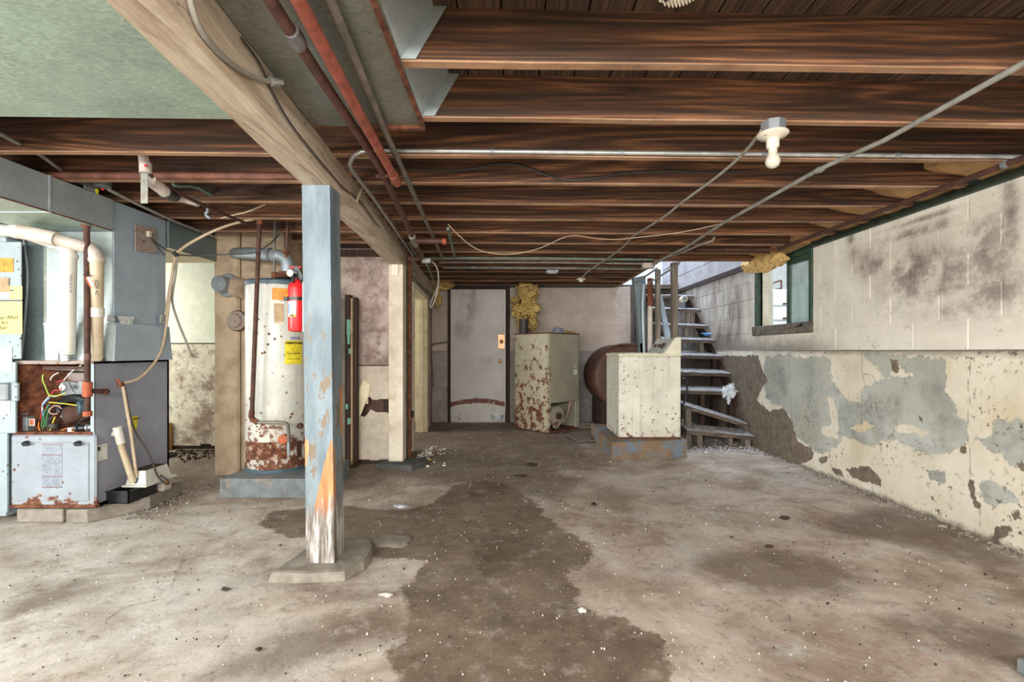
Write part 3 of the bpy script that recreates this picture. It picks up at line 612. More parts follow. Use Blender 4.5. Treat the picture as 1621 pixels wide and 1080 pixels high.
def lay_blocks(parent, a, b, courses, place, mat, gaps=(), seed=0, bl=.405):
    rr = random.Random(seed)
    for k in range(courses):
        s = a-(bl/2 if k % 2 else 0)
        while s < b:
            segs = [(max(s, a), min(s+bl, b))]
            for g0, g1, k0, k1 in gaps:
                if k0 <= k < k1:
                    ns = []
                    for p, q in segs:
                        if q <= g0 or p >= g1: ns.append((p, q)); continue
                        if p < g0: ns.append((p, g0))
                        if q > g1: ns.append((g1, q))
                    segs = ns
            for p, q in segs:
                if q-p < .03: continue
                L = round(q-p, 3); key = (L, rr.randrange(3), mat)
                if key not in _bc: _bc[key] = block_mesh(L-.004, .195, .13, hash(key) % 999, mat)
                o = bpy.data.objects.new('block', _bc[key]); C.objects.link(o); o.parent = parent; place(o, (p+q)/2, k, rr)
            s += bl
def place_r(o, s, k, rr): o.location = (UX+rr.uniform(-.002, .002), s, 1.105+.199*k); o.rotation_euler = (0, 0, -PI/2)
WY0, WY1, WZ0, WZ1 = 4.50, 5.56, 1.304, 2.10
lay_blocks(wall_right, -2.3, 9.0, 5, place_r, 'block', [(WY0, WY1, 1, 5)], 3)
mort = MB()
mort.box((UX+.0035, -2.4, 1.1), (UX+.2, WY0, 2.1)); mort.box((UX+.0035, WY1, 1.1), (UX+.2, 9.1, 2.1)); mort.box((UX+.0035, WY0, 1.1), (UX+.2, WY1, WZ0-.006))
mort.build('mortar', 'block', wall_right)
box('sill_plate', (WX+.012, -2.4, 2.098), (WX+.16, 4.5, 2.135), 'sill', wall_right)
box('sill_plate', (WX-.012, -2.4, 2.058), (WX+.03, 4.5, 2.1), 'sill', wall_right, .004)
box('sill_plate', (WX-.0, 5.58, 2.07), (WX+.16, 9.1, 2.13), 'darkwood', wall_right)
box('sill_plate', (WX+.012, 4.5, 2.094), (WX+.16, 5.6, 2.14), 'sill', wall_right)
box('rim_board', (WX+.05, -2.4, 2.135), (WX+.1, STY, 2.31), 'darkwood', wall_right)

# window in the right wall, with the store room seen behind it
win = struct(thing('window_1', (UX, 5.03, WZ0), '', 'window')); del win['label']; del win['category']
fr = MB()
fr.box((UX-.012, WY0, 2.03), (UX+.12, WY1, 2.095), None, .004).box((UX-.012, WY0, WZ0), (UX+.12, WY0+.05, 2.03), None, .004).box((UX-.012, WY1-.05, WZ0), (UX+.12, WY1, 2.03), None, .004)
fr.build('window_frame', 'greenframe', win)
box('window_sill', (UX-.03, WY0-.01, WZ0-.03), (UX+.13, WY1+.03, WZ0+.075), 'sillwood', win, .008)
MB().box((UX+.02, 4.925, WZ0+.075), (UX+.055, 4.965, 2.03)).box((UX+.02, WY0+.05, 1.975), (UX+.055, 4.93, 2.03)).box((UX+.02, WY0+.05, WZ0+.075), (UX+.055, WY0+.075, 2.0)).build('sash', 'greenframe', win)
box('frosted_pane', (UX+.035, WY0+.07, WZ0+.075), (UX+.041, 4.926, 1.98), 'frost', win)
box('clear_pane', (UX+.035, 4.963, WZ0+.075), (UX+.040, WY1-.05, 2.03), 'glass', win)
box('white_stop', (UX+.04, WY1-.08, WZ0+.075), (UX+.11, WY1-.05, 2.03), 'whitewood', win)
MB().prism([(UX-.034, 4.72, 1.335), (UX-.034, 4.62, 1.372), (UX-.034, 4.60, 1.36), (UX-.034, 4.62, 1.335), (UX-.034, 4.95, 1.32)], (.006, 0, 0)).build('black_tape', 'black', win)
# store room beyond the window
struct(MB().box((6.0, 4.0, .6), (6.1, 9.4, 2.9)).box((3.1, 9.3, .6), (6.1, 9.4, 2.9)).build('wall_store', 'annexwhite'))
struct(box('floor_store', (3.02, 3.6, .6), (6.1, 9.4, .68), 'conc'))
dr = thing('filing_cabinet', (3.95, 6.9, .68), 'white drawer cabinet in the store room seen through the window', 'cabinet')
box('body', (3.58, 6.7, .68), (4.34, 7.2, 1.96), 'enamelwhite', dr, .01)
for i in range(4):
    z0 = (1.73, 1.53, 1.31, .98)[i]; h_ = (.20, .18, .20, .30)[i]; d_ = box('drawer', (3.60, 6.675, z0), (4.32, 6.70, z0+h_-.012), 'enamelwhite', dr, .006); box('drawer_handle', (3.74, 6.655, z0+.015), (3.90, 6.678, z0+.035), 'rustdark', d_, .004)
rk = thing('metal_rack', (4.0, 7.45, .68), 'rusty open wire rack frame standing behind the white drawer cabinet', 'rack')
rz = [P(1207, 540, 6.45), P(1207, 452, 6.45), P(1236, 443, 6.45), P(1236, 465, 6.45)]
rkp = [Vector((3.87, 7.45, .68)), Vector((3.87, 7.45, 2.10)), Vector((4.15, 7.45, 2.19)), Vector((4.15, 7.45, 1.85))]
tube('upright', rkp[:2], .014, 'rust', rk); tube('top_bar', rkp[1:3], .011, 'rust', rk); tube('drop_bar', [rkp[2], Vector((4.15, 7.45, .68))], .011, 'rust', rk)
for z0 in (1.6, 1.85, 2.02): tube('rung', [Vector((3.87, 7.45, z0)), Vector((4.15, 7.45, z0+.05))], .008, 'rust', rk)

# ================================================================== BACK WALL + back door
BY = 7.52
wall_back = struct(MB().box((-.05, BY+.006, 1.1), (1.86, BY+.2, 2.1)).box((-1.32, BY+.006, 1.1), (-.995, BY+.2, 2.1)).box((-1.32, BY+.012, 2.1), (1.66, BY+.2, 2.32)).build('wall_back', 'backwall'))
MB().box((-.05, BY-.01, -.02), (1.86, BY+.2, 1.105), None, .01).box((-1.32, BY-.01, -.02), (-.995, BY+.2, 1.105), None, .01).build('concrete_base', 'backlow', wall_back)
def place_b(o, s, k, rr): o.location = (s-wall_back.location.x, BY-wall_back.location.y+rr.uniform(-.002, .002), 1.105+.199*k-wall_back.location.z)
lay_blocks(wall_back, -.04, 1.85, 5, place_b, 'backwall', (), 8)
lay_blocks(wall_back, -1.31, -1.0, 5, place_b, 'backwall', (), 9)
box('top_plate', (-1.3, BY-.03, 2.085), (1.6, BY+.01, 2.13), 'sill', wall_back)
d1 = struct(thing('door_1', (-.53, BY, 0), '', 'door')); del d1['label']; del d1['category']
MB().box((-.995, BY-.04, 0), (-.955, BY+.05, 2.1), None, .004).box((-.105, BY-.05, 0), (-.035, BY+.05, 2.1), None, .006).box((-.995, BY-.04, 2.06), (-.035, BY+.05, 2.1)).build('door_frame', 'darkwood', d1)
def m_door():
    n = NT('stained_steel_door'); x = n.xyz()
    c = n.ramp(n.noise(3, 6), [(.3, (192, 188, 182)), (.7, (210, 207, 202))])
    for px, py, rx, rz, s_ in ((745, 480, .2, .28, .7), (735, 520, .16, .2, .8), (770, 570, .15, .1, .3), (740, 462, .3, .1, .4)):
        p = P(px, py, BY); dx = n.math('DIVIDE', n.math('SUBTRACT', x[0], p.x), rx); dz = n.math('DIVIDE', n.math('SUBTRACT', x[2], p.z), rz)
        d = n.math('SQRT', n.math('ADD', n.math('MULTIPLY', dx, dx), n.math('MULTIPLY', dz, dz)))
        c = n.mix(n.math('MULTIPLY', n.mr(d, .3, 1.2, s_, 0), n.mr(n.noise(5, 8, .65, n.map(n.pos, (1.6, 1, .7))), .35, .65, 0, 1)), c, (118, 102, 86))
    p = P(757, 632, BY); dx = n.math('SUBTRACT', x[0], p.x); arc = n.math('SUBTRACT', n.math('SUBTRACT', x[2], p.z-.02), n.math('MULTIPLY', n.math('MULTIPLY', dx, dx), -.35))
    a = n.math('ABSOLUTE', n.math('ADD', arc, n.math('MULTIPLY', n.math('SUBTRACT', n.noise(9, 8, .7), .5), .07)))
    lo = n.math('MULTIPLY', n.thr(a, .045, .03), n.thr(n.noise(26, 6, .7), .34, .42)); c = n.mix(lo, c, (108, 52, 38))
    spots = n.math('MULTIPLY', n.thr(n.noise(15, 6, .7), .60, .65), n.thr(x[2], .24, .12)); c = n.mix(spots, c, (108, 60, 44))
    return n.done(c, .6)
M['steeldoor'] = m_door()
box('door_slab', (-.952, BY-.03, .015), (-.108, BY+.012, 2.058), 'steeldoor', d1, .004)
p = P(794, 541, BY); box('latch_plate', (p.x-.055, BY-.038, p.z-.11), (p.x+.05, BY-.03, p.z+.11), 'brass', d1, .003)
MB().lathe([(.02, 0), (.024, .02), (.03, .045), (.026, .06), (.01, .066)], (p.x, BY-.038, p.z), (0, -1, 0), 16).build('door_knob', 'brass', d1, True)
p = P(792, 572, BY); MB().lathe([(.032, 0), (.03, .012), (.012, .016), (.01, .024)], (p.x, BY-.03, p.z), (0, -1, 0), 16).build('deadbolt', 'brass', d1, True)
tag(MB().lathe([(.075, 0), (.09, .06), (.095, .065), (.085, .065), (.07, .01)], P(787, 664, 7.4), (0, 0, 1), 18).build('plastic_tub', 'bag', smooth=True), 'small white plastic tub at the foot of the white back door', 'tub')
tube('wall_pipe', [P(686, 612, BY-.03), P(682, 556, BY-.03), P(683, 545, BY-.03), P(700, 543, BY-.03), P(711, 541, BY-.03)], .012, 'pipegrey', wall_back, 1)
# under-stair end wall, stair hall above
struct(MB().box((1.9, 8.3, 0), (3.0, 8.4, 2.15)).build('wall_stair', 'stairback'))
struct(box('wall_behind', (1.84, BY+.0, 0), (1.90, 8.4, 2.1), 'stairback'))
hall = struct(MB().box((1.3, 9.1, 2.15), (3.1, 9.2, 4.6)).box((1.2, STY, 2.37), (1.3, 9.2, 4.6)).box((1.2, STY-.1, 2.37), (3.1, STY, 4.6)).box((1.2, STY-.1, 4.6), (3.1, 9.2, 4.7)).build('wall_hall', 'hallwhite'))
struct(MB().box((WX+.06, STY, 2.13), (WX+.12, 9.1, 4.6)).build('wall_upper', 'upperboards'))
box('hall_floor', (1.3, 8.15, 2.15), (2.82, 9.1, 2.22), 'graywood_x', hall)
for z0 in (2.135, 2.36, 2.6, 2.85): box('side_board', (WX+.035, STY+.05, z0), (WX+.06, 9.0, z0+.22), 'upperboards', bpy.data.objects['wall_upper'], .004)

# ================================================================== LEFT / MIDDLE WALLS, chimney
struct(MB().box((-5.0, -2.4, 0), (-4.8, -.6, 2.3)).box((-5.0, 1.9, 0), (-4.8, 4.0, 2.3)).box((-5.0, 5.2, 0), (-4.8, 7.7, 2.3)).box((-5.0, -2.4, 0), (-4.8, 7.7, .45)).box((-5.0, -2.4, 2.0), (-4.8, 7.7, 2.3)).build('wall_left', 'whitepanel'))
# rear-left wall with moulded lower plaster and white panels over
RY = 5.40
def low_edge(u): return .03+.06*np.abs(fbm(u, u*0, 1.3, 3, 77))+np.where((u > -2.95), .09, 0)
def rl_skip(u, v): return v < low_edge(u)
wrl = struct(box('wall_rear', (-4.85, RY+.05, 0), (-2.0, RY+.15, 2.3), 'darkwood'))
grid('plaster', np.arange(-4.85, -2.3, .02), np.arange(0, 1.2, .02), lambda u, v: (u, RY+.02+.006*fbm(u, v, 1, 3, 5), v), 'leftplaster', parent=wrl, skip=rl_skip, loc=tuple(wrl.location))
box('panel', (-4.8, RY-.005, 1.19), (-2.80, RY+.015, 2.3), 'whitepanel', wrl, .003)
box('panel', (-2.79, RY-.003, 1.18), (-2.4, RY+.015, 2.3), 'leftplaster', wrl, .003)
for i in range(4):
    box('nail', (-2.835, RY-.009, 1.25+.22*i), (-2.825, RY-.004, 1.26+.22*i), 'black', wrl)
box('stud_foot', (P(262, 700, RY).x, RY-.05, 0), (P(273, 700, RY).x, RY, .3), 'kraft', wrl)
# chimney
CYf = 4.30
def parge(a, b, y, z1, seed):
    return grid('parging', np.arange(a, b+.001, .025), np.arange(0, z1+.001, .025), lambda u, v: (u, y+.010*fbm(u, v, 1.1, 4, seed), v), 'chimney', parent=chim, loc=tuple(chim.location))
chim = struct(MB().box((-2.63, CYf+.02, 0), (-2.02, 5.0, 2.30), None, .02).build('wall_chimney', 'chimney'))
parge(-2.625, -2.42, CYf-.03, 2.29, 3); parge(-2.405, -2.03, CYf-.0, 2.29, 4)
box('corner_pillar', (-2.63, CYf-.022, 0), (-2.415, CYf+.03, 2.29), 'chimney', chim, .01)
# pink plaster wall with the torn hole
PY = 4.72
def pp(pts): return [(P(x, y, PY).x, P(x, y, PY).z) for x, y in pts]
hole = pp([(569,658),(572,640),(583,640),(584,626),(590,634),(606,631),(616,632),(616,654),(596,653),(587,648),(582,655),(578,660)])
def pk_skip(u, v):
    du = fbm(u, v, 6, 3, 71)*.006
    return (poly_mask(u+du, v+du, hole, .001) > .5) | (v < .035+.02*np.abs(fbm(u, u*0, 3, 3, 73)))
wmid = struct(box('wall_middle', (-2.02, PY+.10, 0), (-1.13, PY+.18, 2.28), 'tank'))
grid('plaster', np.arange(-2.02, -1.129, .01), np.arange(.96, 2.1, .02), lambda u, v: (u, PY+.004*fbm(u, v, 1.5, 3, 6), v), 'pinkplaster', parent=wmid, loc=tuple(wmid.location))
grid('wallpaper', np.arange(-2.02, -1.129, .008), np.arange(0, .97, .008), lambda u, v: (u, PY+.004+.010*fbm(u, v, 1.6, 4, 7)*np.clip((.96-v)*3, 0, 1), v), 'paperwall', parent=wmid, skip=pk_skip, loc=tuple(wmid.location))
box('plaster_edge', (-2.0, PY-.006, .955), (-1.2, PY+.01, .965), 'rustdark', wmid)
box('stud', (P(608, 640, PY+.04).x, PY+.02, .0), (P(615, 640, PY+.04).x, PY+.10, .95), 'darkwood', wmid)
MB().prism([P(575, 602, PY-.03), P(586, 608, PY-.012), P(585, 622, PY-.01), P(578, 640, PY-.015), P(570, 660, PY-.03), P(560, 676, PY-.012), P(558, 650, PY-.02), P(566, 620, PY-.02)], (0, .003, 0)).build('paper_flap', 'creamjamb', wmid)
MB().prism([P(566, 700, PY-.02), P(570, 698, PY-.01), P(563, 716, PY-.008), P(559, 722, PY-.015)], (0, .003, 0)).build('paper_flap', 'creamjamb', wmid)
box('top_rail', (-2.02, PY-.012, 2.02), (-1.2, PY+.08, 2.09), 'darkwood', wmid)

# centre partition with its doorway
def bx_(Y): return -1.035-.059*(Y-4.6)
def partition(y0, y1, z0, z1, name, mat, parent, t=.10, off=0, ch=0):
    b = MB(); a0 = bx_(y0)-off; a1 = bx_(y1)-off
    return b.add([(a0-t, y0, z0), (a0, y0, z0), (a1, y1, z0), (a1-t, y1, z0), (a0-t, y0, z1), (a0, y0, z1), (a1, y1, z1), (a1-t, y1, z1)], [(0,3,2,1),(4,5,6,7),(0,1,5,4),(1,2,6,5),(2,3,7,6),(3,0,4,7)]).build(name, mat, parent)
wc = struct(partition(4.86, 5.36, 0, 1.93, 'wall_center', 'greywallwood', None, .10, .04))
partition(6.66, BY, 0, 1.93, 'partition_board', 'chimney', wc, .10, .04)
for y0, y1, m_ in ((4.84, 4.97, 'greywallwood'), (4.98, 5.12, 'greywallwood'), (5.13, 5.34, 'greywallwood')): partition(y0, y1, .04, 1.92, 'board', m_, wc, .02, .02)
partition(7.25, 7.33, 0, 1.9, 'board', 'rustwood', wc, .02, .02); partition(6.75, 7.22, 0, 1.9, 'board', 'pinkplaster', wc, .02, .02)
partition(5.34, 6.70, 1.84, 1.93, 'door_header', 'greywallwood', wc, .12, .02)
d2 = struct(partition(5.30, 5.37, 0, 1.86, 'door_2', 'whitewood', None, .14, 0)); partition(6.58, 6.68, 0, 1.86, 'jamb', 'creamjamb', d2, .16, .0)
partition(6.545, 6.58, 0, 1.86, 'stop', 'creamjamb', d2, .05, .06); partition(5.37, 6.6, 1.80, 1.86, 'head_jamb', 'creamjamb', d2, .14, .0)
tag(MB().box(tuple(P(645, 662, 4.93)), tuple(P(656, 650, 5.0)), None, .01).build('outlet_box', 'black'), 'small black outlet box low on the doorway partition', 'electrical box')
# side room behind the doorway
struct(MB().box((-4.8, 7.55, 0), (-1.33, 7.65, 2.3)).build('wall_side_room', 'creamjamb'))
tag(partition(4.70, BY-.02, 1.93, 2.10, 'header_beam', 'beam', None, .13, .0), 'grey-white timber header running over the doorway to the back wall', 'beam')

def slab(name, poly, h, mat, label, cat, amp=.012, seed=0, inset=.03):
    per = []
    for i in range(len(poly)):
        a = Vector(poly[i]+(0,)); b_ = Vector(poly[(i+1) % len(poly)]+(0,)); k = max(2, int((b_-a).length/.035))
        for j in range(k): per.append(a.lerp(b_, j/k))
    c = sum(per, Vector())/len(per); n_ = len(per); b = MB(); rings = [(0, -.004), (.004, h*.5), (inset*.35, h*.93), (inset, h*1.02), (.10, h), (.22, h*1.03)]
    for ins, z in rings:
        for p in per:
            q = p+(c-p).normalized()*min(ins, (c-p).length*.8); nn_ = mnoise.noise(Vector((q.x*14, q.y*14, z*40+seed))); m_ = mnoise.noise(Vector((p.x*5, p.y*5, seed)))
            q = q+(p-c).normalized()*(nn_*amp*.6+m_*amp); b.v.append(Vector((q.x, q.y, z+(nn_*amp*.35 if z > h*.6 else 0))))
    for k in range(len(rings)-1):
        for i in range(n_): a = k*n_+i; e = k*n_+(i+1) % n_; b.f.append((a, e, e+n_, a+n_))
    b.f.append(tuple((len(rings)-1)*n_+i for i in range(n_))); b.f.append(tuple(range(n_))[::-1])
    return tag(b.build(name, mat), label, cat)

# ================================================================== SUPPORT BEAM AND POSTS
def beamx(Y): return -1.055-.059*(Y-2.406)
b = MB(); n = 40
for i in range(n+1):
    Y = -2.3+(4.74+2.3)*i/n; x0 = beamx(Y); j = U(-.003, .003); q = U(-.003, .003)
    b.v += [Vector((x0+q, Y, 1.945+j)), Vector((x0+.018+q, Y, 1.927+j)), Vector((x0+.137, Y, 1.927+q)), Vector((x0+.152, Y, 1.940+q)), Vector((x0+.152+j, Y, 2.1)), Vector((x0+j, Y, 2.1))]
    if i:
        o = (i-1)*6
        for a in range(6): b.f.append((o+a, o+(a+1) % 6, o+(a+1) % 6+6, o+a+6))
b.f += [(0,1,2,3,4,5), tuple(n*6+i for i in range(5, -1, -1))]
tag(b.build('support_beam', 'beam'), 'heavy whitewashed timber beam running back under the joists', 'beam')
def m_post():
    n = NT('blue_painted_post'); a = n.attr('mask'); z = n.xyz()[2]; mv = n.map(n.pos, (12, 12, 1.2)); f = n.noise(3, 10, .7, mv)
    c = n.ramp(n.noise(4, 8, .6, n.map(n.pos, (3, 3, .8))), [(.38, (96, 112, 122)), (.62, (122, 136, 144))])
    wood = n.ramp(f, [(.34, (126, 78, 48)), (.5, (184, 126, 80)), (.64, (206, 152, 102))])
    grey = n.ramp(f, [(.38, (82, 70, 60)), (.5, (140, 132, 126)), (.6, (204, 202, 200))])
    ch = n.math('ADD', a[0], n.math('MULTIPLY', n.math('SUBTRACT', f, .5), .9))
    fl = n.math('MULTIPLY', n.thr(n.noise(9, 10, .74, n.map(n.pos, (2, 2, .8))), .54, .56), n.mr(z, 1.45, 1.0, 0, 1))
    c = n.mix(fl, c, (118, 102, 84))
    c = n.mix(n.thr(ch, .48, .54), c, wood)
    lo = n.thr(n.math('ADD', n.math('SUBTRACT', .34, z), n.math('MULTIPLY', n.math('SUBTRACT', f, .5), .5)), -.04, .06); c = n.mix(lo, c, grey)
    k = n.thr(n.noise(30, 3), .74, .76); c = n.mix(k, c, (80, 70, 62))
    n.bump(n.math('SUBTRACT', n.math('MULTIPLY', f, .4), n.math('MULTIPLY', n.thr(ch, .48, .54), .6)), .4, .006); return n.done(c, .6)
M['post'] = m_post()
def post_obj(name, x0, x1, y0, y1, z0, z1, mat, polys, lean=0.0):
    # wrapped grid: u runs round the post
    us = []; per = [(x0, y0), (x1, y0), (x1, y1), (x0, y1)]
    ring = []
    def seg(a, b, m):
        for i in range(m): t = i/m; ring.append((a[0]+(b[0]-a[0])*t, a[1]+(b[1]-a[1])*t))
    seg(per[0], per[1], 12); seg(per[1], per[2], 8); seg(per[2], per[3], 4); seg(per[3], per[0], 4)
    zs = np.linspace(z0, z1, 90); nr = len(ring); v = []; mk = []
    for z in zs:
        for (X, Y) in ring:
            v.append((X+lean*(z1-z)+random.uniform(-.0008, .0008), Y, z))
    V = np.array(v); front = V[:, 1] < y0+.001
    m = np.zeros(len(v))
    for p, face in polys:
        mm = poly_mask(V[:, 0] if face == 'f' else V[:, 1], V[:, 2], p, .02); sel = front if face == 'f' else (V[:, 0] > x1-.004); m = np.maximum(m, np.where(sel, mm, 0))
    fs = [(i*nr+k, i*nr+(k+1) % nr, (i+1)*nr+(k+1) % nr, (i+1)*nr+k) for i in range(len(zs)-1) for k in range(nr)]
    fs += [tuple(range(nr))[::-1], tuple((len(zs)-1)*nr+k for k in range(nr))]
    org = ((x0+x1)/2, (y0+y1)/2, z0); me = bpy.data.meshes.new(name); me.from_pydata([(a-org[0], b_-org[1], c_-org[2]) for a, b_, c_ in v], [], fs)
    ca = me.color_attributes.new('mask', 'FLOAT_COLOR', 'POINT'); arr = np.zeros((len(v), 4), np.float32); arr[:, 0] = m; ca.data.foreach_set('color', arr.reshape(-1))
    me.materials.append(M[mat]); o = bpy.data.objects.new(name, me); C.objects.link(o); o.location = org; return o
Y0 = 2.406
def qf(pts): return [(P(x, y, Y0).x, P(x, y, Y0).z) for x, y in pts]
blue = post_obj('support_post', -1.043, -.904, Y0, Y0+.14, .045, 1.927, 'post', [(qf([(525,694),(514,735),(505,775),(498,805),(500,835),(526,845),(526,694)]), 'f'), (qf([(480,692),(489,698),(487,735),(480,745)]), 'f'),
    ([(Y0, .66), (Y0+.03, .60), (Y0+.04, .35), (Y0+.05, .2), (Y0, .2)], 's'), ([(Y0+.1, .95), (Y0+.14, .9), (Y0+.14, .6), (Y0+.11, .7)], 's')], .012)
blue.location.x -= .003
tag(blue, 'blue-grey painted timber post with chipped orange wood near its base', 'post')
base = [(-1.16, 2.315), (-.99, 2.29), (-.80, 2.32), (-.745, 2.44), (-.76, 2.66), (-.82, 2.76), (-1.05, 2.74), (-1.12, 2.60), (-1.13, 2.48)]
slab('post_footing', base, .042, 'conc', 'irregular low concrete pad under the blue-grey post', 'footing', .016, 3)
tag(MB().blob((-.70, 2.80, .0), (.12, .10, .022), 4, .2).build('concrete_patch', 'conc', smooth=True), 'flat pale lump of concrete behind the pad of the blue-grey post', 'concrete')
wp = thing('support_post', (-1.105, 4.67, .05), 'dirty white painted timber post with a blank switch plate', 'post')
post_ = box('post_shaft', (-1.175, 4.60, .05), (-1.037, 4.735, 1.927), 'whitewood', wp, .004)
pl_ = P(625, 428, 4.6); MB().box((pl_.x-.036, 4.59, pl_.z-.058), (pl_.x+.036, 4.60, pl_.z+.058), None, .005).build('switch_plate', 'porcelain', wp)
slab('post_footing', [(-1.28, 4.52), (-.92, 4.45), (-.82, 4.60), (-.85, 4.82), (-1.16, 4.70), (-1.28, 4.70)], .048, 'curb', 'dark low concrete curb under the dirty white post', 'footing', .012, 5)
tag(tube('steel_column', [(-1.015, 4.79, .045), (-1.015, 4.79, 2.1)], .019, 'rust'), 'thin rusted steel column close behind the dirty white post', 'column')

# ================================================================== SHEET METAL UNDER THE JOISTS, BAY BLOCKS
def sheet(name, pts, z, mat, label, lip=.03):
    b = MB(); b.prism([(x_, y_, z) for x_, y_ in pts], (0, 0, .004)); return tag(b.build(name, mat), label, 'sheet metal')
y_l = lambda X: jy(1, X)-.04
s1 = sheet('panning_sheet', [(-4.7, -2.2), (beamx(-2.2), -2.2), (beamx(2.05), jy(1, -1.05)-.015), (-4.7, jy(1, -4.7)-.015)], 2.094, 'galvgreen', 'green-tinged galvanised sheet nailed under the joists left of the beam')
s2 = sheet('panning_sheet', [(beamx(-2.2)+.155, -2.2), (-.33, -2.2), (-.385, 2.135), (-.40, 2.15), (beamx(2.1)+.155, 2.13)], 2.094, 'galvgrey', 'grey galvanised sheet with rusted edge nailed under the joists right of the beam')
box('rust_edge', (-.40, 1.2, 2.084), (-.383, 2.14, 2.096), 'rust', s2)
MB().box((-.62, 2.125, 2.078), (-.385, 2.15, 2.096)).build('rust_edge', 'rust', s2)
for k in range(0, 2):
    y0 = jy(k-1, -.38)+.001; y1 = jy(k, -.38)-.040
    t = thing('bay_block', (-.33, (y0+y1)/2, 2.1), ['bent galvanised bay closure at the top edge of the view beside the first joist', 'bent galvanised bay closure above the far rusty corner of the grey sheet'][k], 'sheet metal', 'bay closures above the grey sheet')
    MB().prism([(-.386, y0, 2.1), (-.383, y0, 2.1), (-.27, y0, 2.283), (-.273, y0, 2.283)], (0, y1-y0, 0)).build('sheet', 'galv', t)
    MB().prism([(-.384, y1-.002, 2.103), (-.33, y1-.002, 2.103), (-.225, y1-.002, 2.283), (-.272, y1-.002, 2.283)], (0, -.004, 0)).build('flange', 'galvpale', t)

# ================================================================== PIPES, CONDUIT, CABLES (right of the beam)
def zP(px, py, z): return PZ(px, py, z)
pd = thing('drain_pipe', (-.65, 1.3, 1.99), 'dark brown iron pipe with a coupling, running along beside the beam', 'pipe')
pp_ = [Vector((-.615, .7, 2.03)), zP(428, 0, 2.03), zP(466, 60, 2.03), zP(600, 262, 2.03), zP(652, 372, 2.03)]
tube('pipe_run', pp_, .019, 'pipebrown', pd)
q0, q1 = zP(460, 48, 2.03), zP(474, 72, 2.03); tube('coupling', [q0, q0*.5+q1*.5, q1], [.024, .029, .024], 'dullsteel', pd)
e1 = zP(655, 381, 2.03); tube('union', [zP(652, 374, 2.03), zP(658, 388, 2.03)], .028, 'conduitold', pd)
tube('elbow', [zP(657, 388, 2.03), zP(664, 396, 2.02), zP(668, 404, 2.0), zP(664, 410, 1.99), zP(652, 410, 1.98), zP(645, 409, 1.98)], .024, 'pipebrown', pd, 2)
tube('branch', [e1, e1+Vector((.25, .03, .0))], .02, 'pipebrown', pd); tube('end_cap', [e1+Vector((.235, .028, 0)), e1+Vector((.27, .03, 0))], .028, 'pipelabelred', pd)
pr = thing('water_pipe', (-.6, 1.3, 1.99), 'bright red-brown iron pipe beside the darker pipe, ending in mid-room', 'pipe')
tube('pipe_run', [Vector((-.54, .7, 2.03)), zP(472, 0, 2.03), zP(552, 150, 2.025), zP(627, 286, 2.02)], .021, 'pipered', pr); a_ = zP(622, 277, 2.02); b_ = zP(629, 290, 2.02); tube('end_cap', [a_, b_], .025, 'pipered', pr)
tube('side_stub', [a_, a_+Vector((-.09, .02, .0))], .014, 'rustdark', pr)
tag(tube('copper_pipe', [Vector((-.47, .6, 2.07)), zP(523, 0, 2.07), zP(572, 117, 2.07), zP(608, 205, 2.07), zP(702, 411, 2.07)], .0145, 'pipegrey'), 'thin grey-brown copper pipe right of the red pipe', 'pipe')
tag(tube('copper_pipe', [zP(709, 362, 2.075), zP(721, 411, 2.06)], .013, 'pipegreen'), 'short green tarnished pipe crossing two joists behind the copper pipe', 'pipe')
tag(tube('copper_pipe', [Vector((-.85, 5.02, 2.068)), Vector((.4, 5.10, 2.08)), Vector((1.5, 5.15, 2.075))], .012, 'pipegreen'), 'green tarnished pipe crossing the room under the joists, nearer of two', 'pipe')
tag(tube('copper_pipe', [Vector((-.8, 5.30, 2.075)), Vector((.5, 5.34, 2.08)), Vector((1.55, 5.36, 2.07))], .011, 'conduitold'), 'grey pipe crossing the room under the joists, farther of two', 'pipe')
tag(tube('conduit', [Vector((-.8, 5.62, 2.075)), Vector((1.55, 5.72, 2.075))], .02, 'pipegrey'), 'thicker grey pipe crossing under the joists near the back', 'pipe')
cyl = lambda X, k=2: jy(k, X)-.038-.013
cd_ = thing('conduit', (.5, 2.45, 2.1), 'shiny silver conduit strapped across the face of a joist', 'conduit')
cz = 2.117
pts = [Vector((-.875, 3.2, 2.06)), Vector((-.85, 2.55, 2.06)), Vector((-.83, 2.47, 2.065)), Vector((-.78, 2.43, 2.10)), Vector((-.70, cyl(-.7), cz))]+[Vector((x_, cyl(x_), cz)) for x_ in np.linspace(-.4, 2.77, 12)]
tube('conduit_run', [Vector((-1.0, 4.9, 2.06))]+pts, .0115, 'conduit', cd_, 1)
for x_ in (-.1, .56, 1.3, 2.0): tube('strap', [Vector((x_-.012, cyl(x_), cz)), Vector((x_+.012, cyl(x_), cz))], .0155, 'dullsteel', cd_)
wpts = [(600, 262), (640, 268), (700, 271), (750, 268), (790, 258), (830, 263), (870, 280), (905, 287), (950, 282), (990, 273), (1060, 271), (1120, 274), (1200, 270)]
tag(tube('cable', [P(a, b_, jy(3, (a-CX)*2.9/F)-.050) for a, b_ in wpts], .0065, 'cabledark', smooth=2), 'black cable waving along the joist behind the silver conduit', 'cable')
tag(box('splice_cover', (zP(570, 265, 2.1).x, cyl(-.7)+.06, 2.105), (zP(570, 265, 2.1).x+.09, cyl(-.7)+.075, 2.15), 'creamjamb'), 'small cream cover plate on the joist behind the pipes', 'plate')
